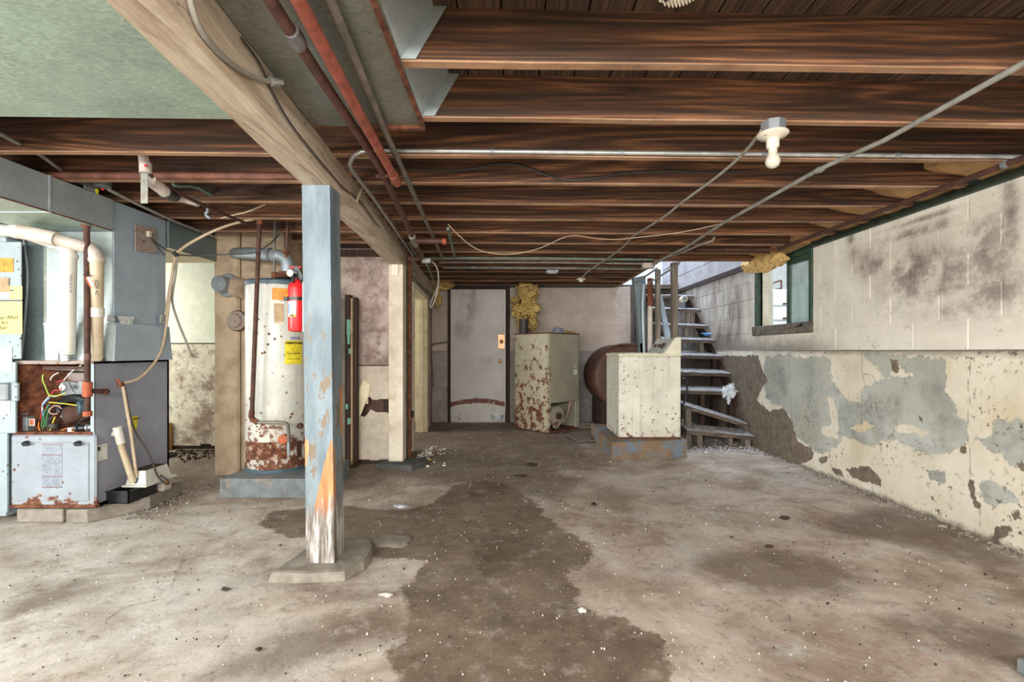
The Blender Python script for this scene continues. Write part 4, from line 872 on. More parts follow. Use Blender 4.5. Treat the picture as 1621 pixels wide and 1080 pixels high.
# beam-side flexible cable and the conduit elbow on it
cb = thing('armored_cable', (-.83, 1.3, 2.0), 'grey ribbed cable curving over the side of the whitewashed beam', 'cable')
def bs(px, py, off=.012):   # point on the beam's right face
    # X = beamx(Y)+.152+off along the ray
    s_ = (px-CX)/F; Y = (-1.055+.059*2.406+.152+off)/(s_+.059); return P(px, py, Y)
tube('cable_run', [bs(296, -25), bs(302, 10), bs(315, 45), bs(335, 72), bs(362, 98), bs(395, 120), bs(420, 128), bs(432, 131, .02), bs(447, 131, .06)], .0085, 'cable', cb, 2)
tube('clamp', [bs(428, 129, .018), bs(440, 131, .03)], .016, 'conduit', cb)
tag(tube('cord', [bs(382, 60), bs(412, 100), bs(428, 140), bs(455, 190), bs(490, 235), bs(520, 270), bs(545, 300), bs(566, 312), bs(600, 360, .02)], .004, 'cabledark', smooth=2), 'thin dark cord running down the side of the whitewashed beam', 'cord')
tag(tube('cord', [bs(575, 290, .02), bs(573, 300, .03), bs(567, 312, .02), bs(565, 320, .02)], .007, 'cablebeige', smooth=1), 'knotted beige rag cord hanging at the beam above the blue-grey post', 'cord')
# junction box and loop near the white post
jb = thing('junction_box', (P(674, 413, 4.75).x, 4.75, 1.93), 'silver junction box with grey cable loop near the far end of the beam', 'electrical box')
c0 = P(675, 413, 4.75); box('box_body', tuple(c0-Vector((.045, .03, .022))), tuple(c0+Vector((.045, .03, .022))), 'conduit', jb, .004)
tube('cable_loop', [P(683, 413, 4.75), P(692, 422, 4.76), P(695, 440, 4.78), P(693, 460, 4.8), P(687, 480, 4.82), P(682, 489, 4.84), P(681, 482, 4.86), P(686, 470, 4.9), P(692, 455, 4.95)], .007, 'cable', jb, 2)
tube('lead', [P(668, 413, 4.75), P(655, 400, 4.6), P(648, 385, 4.4)], .008, 'cable', jb, 1)
tube('lead', [P(675, 417, 4.78), P(685, 440, 5.6), P(692, 460, 6.6)], .01, 'pipegreen', jb)
# bare wire swag
tag(tube('wire', [P(709, 355, 3.8), P(725, 372, 3.85), P(748, 392, 3.95), P(775, 402, 4.05), P(820, 403, 4.1), P(860, 392, 4.1), P(890, 376, 4.1), P(912, 372, 4.1), P(940, 378, 4.05), P(975, 380, 4.0), P(1010, 376, 3.9), P(1060, 371, 3.9), P(1110, 362, 3.85), P(1150, 352, 3.8), P(1190, 343, 3.75)], .0035, 'cablebeige', smooth=2), 'thin beige wire sagging between the joists in mid-room', 'wire')
# lamps
def lampholder(c, name_label, bulb=True):
    t = thing('ceiling_lamp', c, name_label, 'lamp')
    MB().lathe([(.052, .048), (.052, .0), (.05, -.002), (.0, -.002)], c+Vector((0, 0, .0)), (0, 0, 1), 8, False).build('outlet_box', 'dullsteel', t)
    MB().lathe([(.0, .0), (.062, 0), (.064, -.006), (.056, -.014), (.034, -.020), (.026, -.026), (.026, -.058), (.022, -.066), (.0, -.066)], c, (0, 0, 1), 28, False).build('porcelain_base', 'porcelain', t, True)
    for a in (.5, 3.6): MB().lathe([(.006, -.0175), (.006, -.012)], c+Vector((math.cos(a)*.045, math.sin(a)*.045, 0)), (0, 0, 1), 8).build('screw', 'dullsteel', t)
    if bulb:
        g_ = MB().lathe([(.0, -.152), (.012, -.150), (.024, -.142), (.030, -.128), (.030, -.116), (.024, -.100), (.017, -.088), (.016, -.066)], c, (0, 0, 1), 24, False).build('bulb', 'bulb', t, True)
        MB().lathe([(.0175, -.062), (.0175, -.086)], c, (0, 0, 1), 16).build('bulb_cap', 'porcelain', g_, True)
    return t
Lc = Vector((1.138, 2.11, 2.05))
lampholder(Lc, 'porcelain lamp with a round unlit bulb under the second joist')
tag(tube('cable', [Lc+Vector((-.05, 0, .01)), zP(1180, 241, 2.085), zP(1150, 268, 2.085), zP(1122, 290, 2.085), zP(1085, 316, 2.08), zP(1050, 345, 2.08), zP(1025, 360, 2.09), zP(1000, 375, 2.09), zP(990, 388, 2.085), zP(970, 404, 2.08), zP(945, 420, 2.06), zP(930, 430, 2.04), zP(921, 440, 2.03)], .008, 'cable', smooth=2), 'grey cable running back from the lamp with the bulb', 'cable')
c2 = zP(920, 441, 2.03); t2 = thing('ceiling_lamp', c2, 'small bare porcelain lampholder hanging near the back wall', 'lamp'); MB().lathe([(.0, .02), (.03, .015), (.06, -.01), (.055, -.02), (.03, -.022), (.022, -.045), (.0, -.045)], c2, (0, 0, 1), 20, False).build('porcelain_base', 'porcelain', t2, True)
c3 = Vector((.48, 5.765, 2.05)); t3 = thing('electrical_box', c3, 'square grey electrical box under the far joists', 'electrical box'); box('box_body', tuple(c3-Vector((.07, .05, .02))), tuple(c3+Vector((.07, .05, .05))), 'dullsteel', t3, .004); box('cover_plate', tuple(c3-Vector((.05, .04, .024))), tuple(c3+Vector((.05, .04, -.02))), 'conduit', t3)
# the big round lampholder at the top edge
c4 = Vector((.452, 1.30, 2.095)); t4 = thing('ceiling_lamp', c4, 'round ribbed white lampholder disc at the top edge of the view', 'lamp')
MB().lathe([(.0, -.030), (.03, -.030), (.058, -.024), (.064, -.014), (.066, 0), (.0, 0)], c4, (0, 0, 1), 36, False).build('disc', 'porcelain', t4, True)
for i in range(-6, 7):
    u = i*.009; hw = math.sqrt(max(.0001, .055**2-u*u)); MB().box((u-.002, -hw, -.032), (u+.002, hw, -.026), Matrix.Translation(c4) @ Matrix.Rotation(-.5, 4, 'Z')).build('rib', 'porcelain', t4)
MB().lathe([(.006, -.034), (.006, -.028)], c4+Vector((-.03, .025, 0)), (0, 0, 1), 10).build('screw_hole', 'ink', t4)
# right conduit
rc = thing('conduit', (1.6, 3.0, 2.05), 'long grey conduit running back diagonally below the joists on the right', 'conduit')
tube('conduit_run', [Vector((1.80, .8, 2.085)), zP(1621, 100, 2.085), zP(1400, 222, 2.082), zP(1297, 268, 2.08), zP(1145, 353, 2.08), zP(1085, 392, 2.06), zP(1035, 417, 2.05)], .0115, 'conduitold', rc)
a_ = zP(1303, 266, 2.08); b_ = zP(1291, 272, 2.08); tube('coupling', [a_, (a_+b_)/2, b_], [.014, .019, .014], 'conduitold', rc)
tag(tube('cable', [zP(1131, 375, 2.09), zP(1128, 382, 2.06), zP(1112, 386, 2.06), zP(1085, 397, 2.06), zP(1050, 411, 2.055), zP(1034, 419, 2.05)], .010, 'cable', smooth=2), 'short grey cable beside the diagonal conduit at its far end', 'cable')
c5 = zP(1027, 421, 2.04); t5 = thing('junction_box', c5, 'dirty white junction box above the stair posts', 'electrical box'); box('box_body', tuple(c5-Vector((.07, .04, .03))), tuple(c5+Vector((.06, .04, .03))), 'pvcdirty', t5, .006); tube('clamp', [c5+Vector((.03, -.03, .0)), c5+Vector((.06, -.09, .02))], .018, 'conduitold', t5)
for i, (a, b_) in enumerate((((1040, 425), (1008, 447)), ((1075, 418), (1022, 452)))):
    tag(tube('conduit', [P(*a, 5.32), P(*b_, 6.0)], .011, 'conduitold'), ['grey conduit dropping from the junction box to the metal duct', 'second grey conduit dropping behind the stair post to the metal duct'][i], 'conduit')
# gas pipe along the right wall head
gp = thing('gas_pipe', (2.55, 3, 2.05), 'rusty gas pipe running along the top of the right wall', 'pipe')
tube('pipe_run', [Vector((2.58, .9, 2.07)), zP(1621, 250, 2.07), zP(1227, 396, 2.07), ], .017, 'rustdark', gp); e_ = zP(1227, 396, 2.07)
tube('elbow', [e_+Vector((.0, -.05, 0)), e_, e_+Vector((-.06, .0, 0))], .022, 'rust', gp, 2); tube('cross_run', [e_, e_+Vector((-.75, .03, .01))], .016, 'rustdark', gp)
for y_ in (2.5, 3.3): tube('strap', [Vector((2.56, y_, 2.07)), Vector((2.56, y_+.02, 2.07))], .022, 'dullsteel', gp)

# insulation
for k in range(2, 9):
    y0 = jy(k, 2.6)+.012; y1 = jy(k+1, 2.6)-.05
    b = MB(); rr = random.Random(k); nn = 5
    L0 = 2.36+rr.uniform(0, .14)
    for i in range(nn+1):
        for j in range(nn+1):
            X = L0+(2.79-L0)*i/nn; Y = y0+(y1-y0)*j/nn; z = 2.20-.09*i/nn+.028*mnoise.noise(Vector((X*6, Y*6, k)))+(.02 if j in (0, nn) else 0)
            b.v.append(Vector((X+(.03*mnoise.noise(Vector((Y*9, k, 0))) if i == 0 else 0), Y, z)))
    for i in range(nn):
        for j in range(nn): a = i*(nn+1)+j; b.f.append((a, a+1, a+nn+2, a+nn+1))
    o = len(b.v); b.v += [v_+Vector((0, 0, 0)) for v_ in b.v[:]]
    for v_ in b.v[o:]: v_.z = 2.275
    m_ = len(b.f); b.f += [tuple(x_+o for x_ in f[::-1]) for f in b.f[:m_]]
    bd = [i for i in range(nn+1)]+[i*(nn+1)+nn for i in range(1, nn+1)]+[nn*(nn+1)+j for j in range(nn-1, -1, -1)]+[i*(nn+1) for i in range(nn-1, 0, -1)]
    for i, a in enumerate(bd): c_ = bd[(i+1) % len(bd)]; b.f.append((a, c_, c_+o, a+o))
    nm = ['third', 'fourth', 'fifth', 'sixth', 'seventh', 'eighth', 'ninth'][k-2]
    t = b.build('insulation_batt', 'kraft'); tag(t, 'brown kraft-faced insulation batt at the right wall behind the %s joist' % nm, 'insulation', 'insulation batts along the right wall head')
t = thing('insulation_batt', (2.66, 5.0, 1.98), 'ragged amber fibreglass hanging over the window head', 'insulation')
b = MB(); rr = random.Random(4)
nu, nv = 22, 8; pts_ = []
for i in range(nu+1):
    for j in range(nv+1):
        u = i/nu; v = j/nv; Y = 4.78+.80*u; bot = 2.10-.05-.10*(.5+.5*math.sin(PI*min(1, u*1.1)))-.035*mnoise.noise(Vector((u*9, 2, 0))); z = 2.16+(bot-2.16)*v
        b.v.append(Vector((2.70-.06*math.sin(PI*v)-.03*mnoise.noise(Vector((u*7, v*4, 3))), Y, z)))
for i in range(nu):
    for j in range(nv): a = i*(nv+1)+j; b.f.append((a, a+1, a+nv+2, a+nv+1))
o = len(b.v); m_ = len(b.f)
for v_ in list(b.v): b.v.append(Vector((v_.x+.05, v_.y, v_.z+.006)))
b.f += [tuple(x_+o for x_ in f[::-1]) for f in b.f[:m_]]
for i in range(nu): a = i*(nv+1)+nv; b.f.append((a, a+nv+1, a+nv+1+o, a+o))
for j in range(nv):
    b.f.append((j, j+1, j+1+o, j+o)); a = nu*(nv+1)+j; b.f.append((a, a+1, a+1+o, a+o))
b.build('fibreglass', 'insulpale', t, True)
MB().prism([(2.62, 4.45, 2.09), (2.62, 4.86, 2.07), (2.60, 4.88, 2.14), (2.62, 4.45, 2.18)], (.13, 0, 0)).build('paper_face', 'kraft', t)
t = thing('insulation_clump', (.28, 7.2, 1.5), 'yellow fibreglass clump hanging down above the rusty old furnace', 'insulation')
b = MB()
for px, py, Yc, rx, rz, sd in ((833, 466, 7.15, .13, .14, 1), (822, 492, 7.12, .11, .10, 2), (838, 490, 7.1, .14, .13, 3), (828, 508, 7.1, .10, .11, 4), (842, 512, 7.1, .08, .10, 5), (816, 476, 7.2, .07, .05, 6), (845, 462, 7.2, .08, .10, 7), (830, 455, 7.2, .12, .06, 8)):
    b.blob(P(px, py, Yc), (rx, .10, rz), sd, .45, 18, 12, 5)
b.build('fibreglass', 'insul', t, True)
t = MB().blob(P(700, 450, 7.3), (.17, .1, .08), 11, .5, 16, 10, 5).blob(P(692, 470, 7.35), (.06, .06, .16), 12, .5).build('insulation_clump', 'insul', smooth=True); tag(t, 'small yellow fibreglass tuft above the top left corner of the back door', 'insulation')

# ================================================================== STAIRS
st = thing('staircase', (2.4, 5.6, 0), 'open wooden basement stairs with worn dusty treads against the right wall', 'stairs')
def tread(x0, x1, y0, z0, z1, d=.27, th=.045, skew=0, dusty=True):
    b = MB(); n = 8; rr = random.Random(int(y0*100))
    for i in range(n+1):
        u = i/n; X = x0+(x1-x0)*u; z = z0+(z1-z0)*u; w_ = rr.uniform(-.006, .006); yy = y0+skew*u
        b.v += [Vector((X, yy+w_, z-th-.02)), Vector((X, yy+w_*.5, z-.024)), Vector((X, yy+.008, z-.018)), Vector((X, yy+d, z+.02)), Vector((X, yy+d, z-th+.02))]
        if i:
            o = (i-1)*5
            for a in range(5): b.f.append((o+a, o+(a+1) % 5, o+(a+1) % 5+5, o+a+5))
    b.f += [(0,1,2,3,4), tuple(n*5+i for i in range(4, -1, -1))]
    t = b.build('tread', 'graywood_x', st)
    if dusty:
        s_ = MB()
        for i in range(60):
            u = U(.02, .98); v = U(.05, .9); s_.blob((x0+(x1-x0)*u, y0+skew*u+d*v, z0+(z1-z0)*u-.016+.038*v), (U(.004, .014), U(.004, .018), U(.002, .006)), i, .5, 6, 3)
        s_ = s_.build('debris', 'dust', t); s_['kind'] = 'stuff'
    return t
tread(1.99, 2.755, 5.50, .225, .155, .25, .05)
tread(1.99, 2.74, 5.60, .50, .27, .26, .045)
tr_z = [(5.88, .635), (6.11, .85), (6.34, 1.065), (6.58, 1.28), (6.82, 1.49), (7.06, 1.74), (7.35, 1.97)]
for y0, z0 in tr_z: tread(2.05, 2.765, y0, z0+.01, z0-.01, .27)
for nm, xs_ in (('stringer', 2.10), ('stringer', 2.725)):
    MB().prism([(xs_, 5.95, .42), (xs_, 5.95, .57), (xs_, 7.62, 1.98), (xs_, 7.62, 1.80)], (.04, 0, 0)).build(nm, 'darkwood', st)
MB().box((2.12, 5.53, 0), (2.18, 5.64, .17)).build('leg', 'graywood', st); MB().box((2.66, 5.52, 0), (2.72, 5.62, .105)).build('leg', 'graywood', st); MB().box((2.50, 5.60, 0), (2.56, 5.70, .12)).build('leg', 'graywood', st)
box('leg', (2.03, 5.64, 0), (2.09, 5.72, .43), 'graywood', st); box('cleat', (2.55, 7.08, 1.5), (2.68, 7.12, 1.70), 'graywood', st); box('cleat', (2.45, 6.85, 1.22), (2.5, 6.9, 1.45), 'graywood', st); box('cleat', (2.56, 6.62, 1.0), (2.62, 6.66, 1.24), 'graywood', st)
for x_, y_, z_, h_ in ((2.3, 5.9, 0, .58), (2.68, 5.95, 0, .58), (2.2, 6.4, 0, 1.0), (2.66, 6.4, 0, 1.0), (2.3, 6.9, 0, 1.4)): box('support', (x_, y_, z_), (x_+.05, y_+.09, h_), 'darkwood', st)
tag(box('stair_post', (1.80, 5.43, 0), (1.865, 5.50, 2.1), 'graywood', None, .004), 'bare grey timber post beside the stairs behind the washer', 'post')
tag(MB().box((1.765, 5.9, 0), (1.815, 5.98, 2.1), None, .004).build('stair_post', 'graywood'), 'narrow grey-green stud left of the bare stair post', 'post')
ptb = thing('stair_rail', (1.9, 5.95, 1.0), 'pale blue sloping board crossing between the stair posts', 'rail')
MB().prism([P(1042, 462, 6.02), P(1048, 468, 6.02), P(1063, 537, 6.02), P(1055, 545, 6.02)], (0, .04, 0)).build('board', 'bluewhite', ptb)
tag(tube('vent_stack', [P(1029, 441, 5.96), P(1029, 482, 5.96)], .036, 'rustwood'), 'orange-brown upper length of soil pipe beside the stairs', 'pipe')
vs_b = tag(tube('vent_stack', [Vector((P(1029, 482, 5.96).x, 5.96, 0)), P(1029, 482, 5.96)], .033, 'pvcdirty'), 'stained pale lower length of soil pipe beside the stairs', 'pipe')
tube('hub', [P(1029, 485, 5.96), P(1029, 479, 5.96)], .042, 'rust', vs_b)
gd = thing('metal_duct', (1.62, 6.12, 0), 'dark galvanised duct standing from floor to joists behind the washer', 'duct')
MB().prism([P(1003, 440, 6.2), P(1022, 436, 6.2), P(1023, 560, 6.2), P(1014, 560, 6.2), P(1009, 490, 6.2)], (0, .12, 0)).build('upper_duct', 'galvdark', gd)
MB().box((P(1012, 560, 6.2).x, 6.2, 0), (P(1023, 560, 6.2).x, 6.3, 1.2)).build('lower_duct', 'galvdark', gd); tube('dented_pipe', [P(1019, 450, 6.12), P(1017, 490, 6.12), P(1020, 560, 6.12)], .02, 'galv', gd, 1)
# things on the stairs
jar = thing('glass_jar', (P(1082, 477, 7.15).x, 7.15, 1.745), 'round pale tin lying on its side on an upper stair tread', 'tin')
MB().lathe([(.045, 0), (.045, .12)], P(1084, 473, 7.10)+Vector((0, 0, .0)), (0, 1, 0), 18).build('tin_body', 'creamjamb', jar, True); MB().lathe([(.036, -.002), (.036, .004)], P(1084, 473, 7.10), (0, 1, 0), 18).build('tin_lid', 'dullsteel', jar)
bc_ = P(1083, 468, 7.22); MB_ = MB().lathe([(.03, 0), (.032, .1), (.014, .13), (.014, .15)], (bc_.x+.0, 7.26, 1.745), (0, 0, 1), 14).build('bottle', 'galvdark', smooth=True); tag(MB_, 'dark glass bottle standing behind the pale tin on the stairs', 'bottle')
b = MB(); c_ = P(1153, 622, 5.86)
for i in range(9):
    a = i*.7; b.blob(c_+Vector((.05*math.cos(a), .0+.02*math.sin(a*2), -.03*i/4+.05)), (.035, .018, .055), i+20, .6, 9, 7, 5)
b.blob(c_+Vector((0, 0, -.09)), (.022, .015, .05), 31, .4); tag(b.build('plastic_bag', 'bag', smooth=True), 'crumpled white plastic bag snagged on the edge of a low stair tread', 'bag')
tag(MB().blob(P(1118, 529, 6.6), (.06, .04, .018), 3, .6).build('rag', 'w_blu', smooth=True), 'scrap of bright blue plastic on a middle stair tread', 'rag')
tag(tube('hose', [P(1079, 602, 5.6), P(1084, 598, 5.6), P(1088, 608, 5.6), P(1087, 625, 5.6), P(1082, 640, 5.6), P(1078, 642, 5.6)], .012, 'black', smooth=2), 'black hose looping out behind the right side of the washer', 'hose')

# ================================================================== WASHER ON ITS PEDESTAL
pdg = MB(); pts_ = [PZ(968, 728, 0), PZ(1087, 722, 0), PZ(1087, 722, 0)+Vector((.02, .85, 0)), PZ(943, 700, 0)+Vector((.0, .35, 0))]; pdg.prism([Vector((p.x, p.y, -.003)) for p in pts_], (0, 0, .175))
tag(pdg.build('washer_pedestal', 'pedestal'), 'raised concrete slab with flaking blue paint under the washing machine', 'pedestal')
ws = thing('washing_machine', (1.46, 5.46, .172), 'rust-stained white top-loading washing machine standing side-on on the slab', 'washing machine')
box('cabinet', (1.133, 5.12, .175), (1.79, 5.80, 1.045), 'washer', ws, .012)
box('top_panel', (1.125, 5.112, 1.045), (1.797, 5.81, 1.075), 'console', ws, .01)
box('base_rust', (1.137, 5.116, .173), (1.786, 5.80, .19), 'rust', ws)
MB().prism([(1.62, 5.125, 1.075), (1.79, 5.125, 1.075), (1.79, 5.125, 1.245), (1.735, 5.125, 1.245)], (0, .025, 0)).build('console_end', 'console', ws)
con = MB().prism([(1.60, 5.15, 1.075), (1.79, 5.15, 1.075), (1.79, 5.15, 1.24), (1.73, 5.15, 1.24)], (0, .60, 0)).build('console', 'consoleface', ws)
MB().prism([(1.62, 5.75, 1.075), (1.79, 5.75, 1.075), (1.79, 5.75, 1.245), (1.735, 5.75, 1.245)], (0, .025, 0)).build('console_end', 'console', ws)
for y_, r_ in ((5.32, .034), (5.45, .02), (5.6, .02)):
    nv_ = Vector((-.165, 0, .13)).normalized(); MB().lathe([(r_*1.2, 0), (r_, .012), (r_*.8, .02)], Vector((1.665, y_, 1.158)), nv_, 16).build('dial', 'rustdark', con)
box('lid', (1.16, 5.2, 1.075), (1.56, 5.72, 1.082), 'washer', ws, .003)
# oil tank
ot = thing('oil_tank', (1.52, 6.9, .1), 'big brown drum-ended oil tank lying behind the washing machine', 'tank')
oc = Vector((1.54, 6.45, .745)); MB().lathe([(.0, -.02), (.2, -.018), (.38, -.008), (.435, .005), (.45, .02), (.45, .9)], oc, (0, 1, 0), 44, False).build('shell', 'tank', ot, True)
MB().lathe([(.455, .0), (.465, .012), (.455, .03)], oc, (0, 1, 0), 44, False).build('rim', 'rustdark', ot, True)
for a_ in (1.25, 1.75): box('cradle', (a_-.05, 6.5, 0), (a_+.05, 7.25, .42), 'darkwood', ot)
# ================================================================== OLD RUSTY FURNACE
ofc = Vector((.48, 6.42, 0)); ang = math.radians(44); u_ = Vector((math.cos(ang), math.sin(ang), 0)); v_ = Vector((-math.sin(ang), math.cos(ang), 0))
MF = Matrix.Translation(ofc) @ Matrix(((u_.x, v_.x, 0, 0), (u_.y, v_.y, 0, 0), (0, 0, 1, 0), (0, 0, 0, 1)))
of = thing('old_furnace', ofc+(u_+v_)*.33, 'rusty cream metal furnace cabinet standing cornerwise before the back wall', 'furnace')
W_, D_, H_ = .66, .64, 1.345
def ofb(name, a, b_, mat, ch=.004, par=None): return MB().box(a, b_, MF, ch).build(name, mat, par or of)
ofb('side_panel', (0, 0, .0), (.018, D_, H_), 'oldfurn'); ofb('corner_post', (0, -.004, 0), (.05, .03, H_), 'oldfurn'); ofb('front_panel', (.05, 0, .40), (W_, .018, H_-.01), 'oldfurn2')
ofb('side_panel', (W_-.018, 0, .0), (W_, D_, H_), 'oldfurn2'); ofb('back_panel', (0, D_-.015, 0), (W_, D_, H_), 'oldfurn2'); ofb('top_panel', (-.004, -.004, H_-.012), (W_+.004, D_, H_+.006), 'rust')
ofb('corner_leg', (W_-.07, 0, .02), (W_-.02, .02, .40), 'oldfurn2'); ofb('bottom_pan', (0, -.01, .0), (W_+.03, D_, .025), 'rust'); ofb('inner_shelf', (.02, .02, .40), (W_-.02, D_, .41), 'rustdark')
mo = MF @ Vector((.2, .12, .22)); bl_ = MB().lathe([(.0, -.02), (.09, -.02), (.13, .0), (.14, .05), (.13, .12), (.0, .12)], mo, tuple(-v_), 22, False).build('blower', 'oldfurn2', of, True)
MB().lathe([(.05, .0), (.045, .05), (.02, .06)], mo-v_*.10, tuple(-v_), 16).build('motor_hub', 'rustdark', bl_, True)
MB().lathe([(.05, .0), (.045, .04)], MF @ Vector((.16, .02, .10)), tuple(-v_), 14).build('motor', 'oldfurn', of, True)
for i in range(3): tube('wire', [MF @ Vector((.36+.02*i, .06, .10)), MF @ Vector((.44, .04, .2)), MF @ Vector((.55-.02*i, .05, .39))], .005, 'w_pink', of, 1)
ofb('latch', (W_-.11, -.01, .86), (W_-.06, .0, .93), 'oldfurn', .003); ofb('paper_tag', (W_-.12, -.004, .77), (W_-.05, .0, .84), 'white', 0)
tag(tube('flue_stub', [P(829, 528, 6.95), P(829, 505, 6.95)], .065, 'cabledark'), 'short black pipe stub standing on top of the rusty old furnace', 'pipe')
tag(MB().lathe([(.0, .1), (.06, .09), (.085, .05), (.09, 0)], P(883, 529, 6.85), (.25, 0, 1), 18, False).build('plastic_cup', 'flue', smooth=True), 'blue-grey plastic dome on top of the rusty old furnace', 'cap')
tag(MB().blob(P(898, 527, 6.85), (.1, .05, .03), 6, .5).build('insulation_clump', 'insul', smooth=True), 'flat scrap of yellow fibreglass on top of the rusty old furnace', 'insulation')
tag(MB().prism([PZ(895, 688, .03), PZ(930, 682, .05), PZ(955, 690, .03), PZ(950, 698, .02), PZ(915, 700, .015)], (0, 0, .012)).build('broken_board', 'graywood'), 'broken grey board lying between the old furnace and the washer', 'board')
tag(box('short_plank', (P(915, 676, 6.9).x, 6.85, .0), (P(940, 676, 6.9).x, 7.0, .08), 'graywood_x'), 'short plank offcut on the floor beside the old furnace', 'plank')

# ================================================================== WATER HEATER
hb = thing('heater_pedestal', (-1.82, 3.95, 0), 'low blue-grey concrete slab under the water heater', 'pedestal')
MB().prism([(-2.20, 3.64, -.003), (-1.46, 3.64, -.003), (-1.44, 4.29, -.003), (-2.17, 4.28, -.003)], (0, 0, .142)).build('slab', 'concblue', hb)
hc = Vector((-1.945, 4.03, .139)); HR = .248
wh = thing('water_heater', hc, 'tall white cylindrical water heater with rust round its foot', 'water heater')
MB().lathe([(HR-.01, .0), (HR, .02), (HR, 1.50), (HR-.004, 1.515)], hc, (0, 0, 1), 48).build('tank', 'heater', wh, True)
MB().lathe([(HR+.004, 1.49), (HR+.006, 1.52), (HR-.01, 1.535), (.0, 1.54)], hc, (0, 0, 1), 48, False).build('top_cap', 'bluegrey', wh, True)
MB().lathe([(HR-.006, -.001), (HR+.003, .0), (HR+.003, .025), (HR-.004, .03)], hc, (0, 0, 1), 48, False).build('bottom_rim', 'bluegrey', wh, True)
def wrap(name, a0, a1, z0, z1, mat, par, r=HR+.0015, n=10, c=hc, th=.001):
    b = MB()
    for i in range(n+1):
        a = a0+(a1-a0)*i/n
        for rr_ in (r, r+th):
            for z in (z0, z1): b.v.append(Vector((c.x+rr_*math.sin(a), c.y-rr_*math.cos(a), z)))
    for i in range(n):
        o = i*4; b.f += [(o+2, o+6, o+7, o+3), (o, o+1, o+5, o+4), (o, o+4, o+6, o+2), (o+1, o+3, o+7, o+5)]
    b.f += [(0, 2, 3, 1), (n*4, n*4+1, n*4+3, n*4+2)]
    return b.build(name, mat, par)
def hz(py, Y=3.80): return EZ-(py-CY)*Y/F
def ha(px):   # angle on the heater shell hit by that ray
    s_ = (px-CX)/F; lo, hi = -1.4, 1.2
    for _ in range(40):
        m = (lo+hi)/2; X = hc.x+HR*math.sin(m); Y = hc.y-HR*math.cos(m)
        if X/Y < s_: lo = m
        else: hi = m
    return m
wrap('rust_band', ha(389), ha(455), hz(728), hz(700), 'heaterlow', wh, HR+.001)
wrap('burner_door', ha(470), ha(490), hz(730), hz(702), 'rustdark', wh, HR+.001)
wrap('orange_label', ha(431), ha(457), hz(475), hz(456), 'orange', wh)
wrap('torn_label', ha(434), ha(449), hz(512), hz(480), 'cardboard', wh); wrap('label_remains', ha(433), ha(450), hz(481), hz(477), 'chip', wh); wrap('label_remains', ha(434), ha(450), hz(513), hz(509), 'chip', wh)
wrap('purple_label', ha(460), ha(475), hz(537), hz(533), 'purple', wh)
yl = wrap('energy_label', ha(451), ha(478), hz(577), hz(539), 'yellow', wh)
am = (ha(451)+ha(478))/2; tp = hc+Vector(((HR+.006)*math.sin(am), -(HR+.006)*math.cos(am), 0)); rt = Vector((math.cos(am), math.sin(am), 0))
text('lettering', 'ENERGYGUIDE', .021, (tp.x, tp.y, hz(543)), rt, (0, 0, 1), 'ink', yl, .0008, .0006)
wrap('price_rule', ha(454), ha(475), hz(560), hz(559), 'ink', yl, HR+.003); wrap('price_rule', ha(454), ha(475), hz(569), hz(568.4), 'ink', yl, HR+.003)
# heater pipework
wrp = tube('supply_pipe', [P(434, 440, 3.98), P(434, 392, 3.98), P(436, 350, 3.98)], .012, 'pipegrey', wh); tube('nipple', [P(434, 441, 3.98), P(434, 431, 3.98)], .02, 'rust', wh)
tube('supply_pipe', [P(454, 438, 3.98), P(454, 395, 4.0), P(456, 350, 4.0)], .011, 'pipebrown', wh); MB().lathe([(.03, 0), (.032, .012), (.012, .02), (.01, .05)], P(453, 398, 3.96), (0, 0, -1), 12).build('valve_wheel', 'rust', wh, True)
fl = thing('flue_pipe', P(450, 432, 4.02), 'pale grey metal flue pipe from the heater top into the chimney', 'flue pipe')
tube('duct_run', [P(372, 402, 4.30), P(385, 401, 4.22), P(420, 403, 4.05), P(443, 406, 4.0)], .052, 'flue', fl, 1, 18); tube('elbow', [P(440, 405, 4.0), P(449, 407, 4.0), P(455, 414, 4.0), P(456, 424, 4.0), P(455, 436, 4.01)], .05, 'flue', fl, 2, 18)
tube('seam_band', [P(428, 403, 4.02), P(431, 403, 4.015)], .056, 'dullsteel', fl, 0, 18); MB().lathe([(.10, -.02), (.07, .035)], P(455, 438, 4.01), (0, 0, 1), 18).build('draft_hood', 'rust', fl, True)
for (px, py, r_, lab, deep, m_) in ((361, 452, .088, 'round grey tin flue cap sticking out of the chimney beside the heater', .10, 'flue'), (376, 508, .078, 'round crusted flue cap set lower on the chimney', .02, 'plateold')):
    p = P(px, py, CYf-.04); t = thing('stove_pipe_stub', p, lab, 'pipe stub')
    MB().lathe([(r_*1.12, -.0), (r_*1.12, .015), (r_*.98, .02), (r_*.80, .022), (r_*.78, deep+.02), (r_*.70, deep+.028), (.0, deep+.028)], p, (-.1, -1, 0), 26, False).build('cap', m_, t, True)
    MB().lathe([(r_*1.15, -.01), (r_*1.2, .005), (r_*1.1, .016)], p, (-.1, -1, 0), 26).build('collar', 'rustdark' if deep < .05 else 'steel', t, True)
tag(tube('flue_sleeve', [P(373, 454, 4.27), P(395, 460, 4.2)], .088, 'chimney', n=20), 'brown crusted pipe sleeve between the grey cap and the heater', 'pipe')
gl = thing('gas_line', P(400, 665, 3.70), 'dark brown gas pipe coming down in front of the heater to its valve', 'pipe')
tube('pipe_run', [P(413, 330, 3.70), P(411, 352, 3.70), P(399, 655, 3.70)], .0165, 'rustdark', gl); tube('tee', [P(412, 356, 3.70), P(412, 336, 3.70)], .026, 'rust', gl)
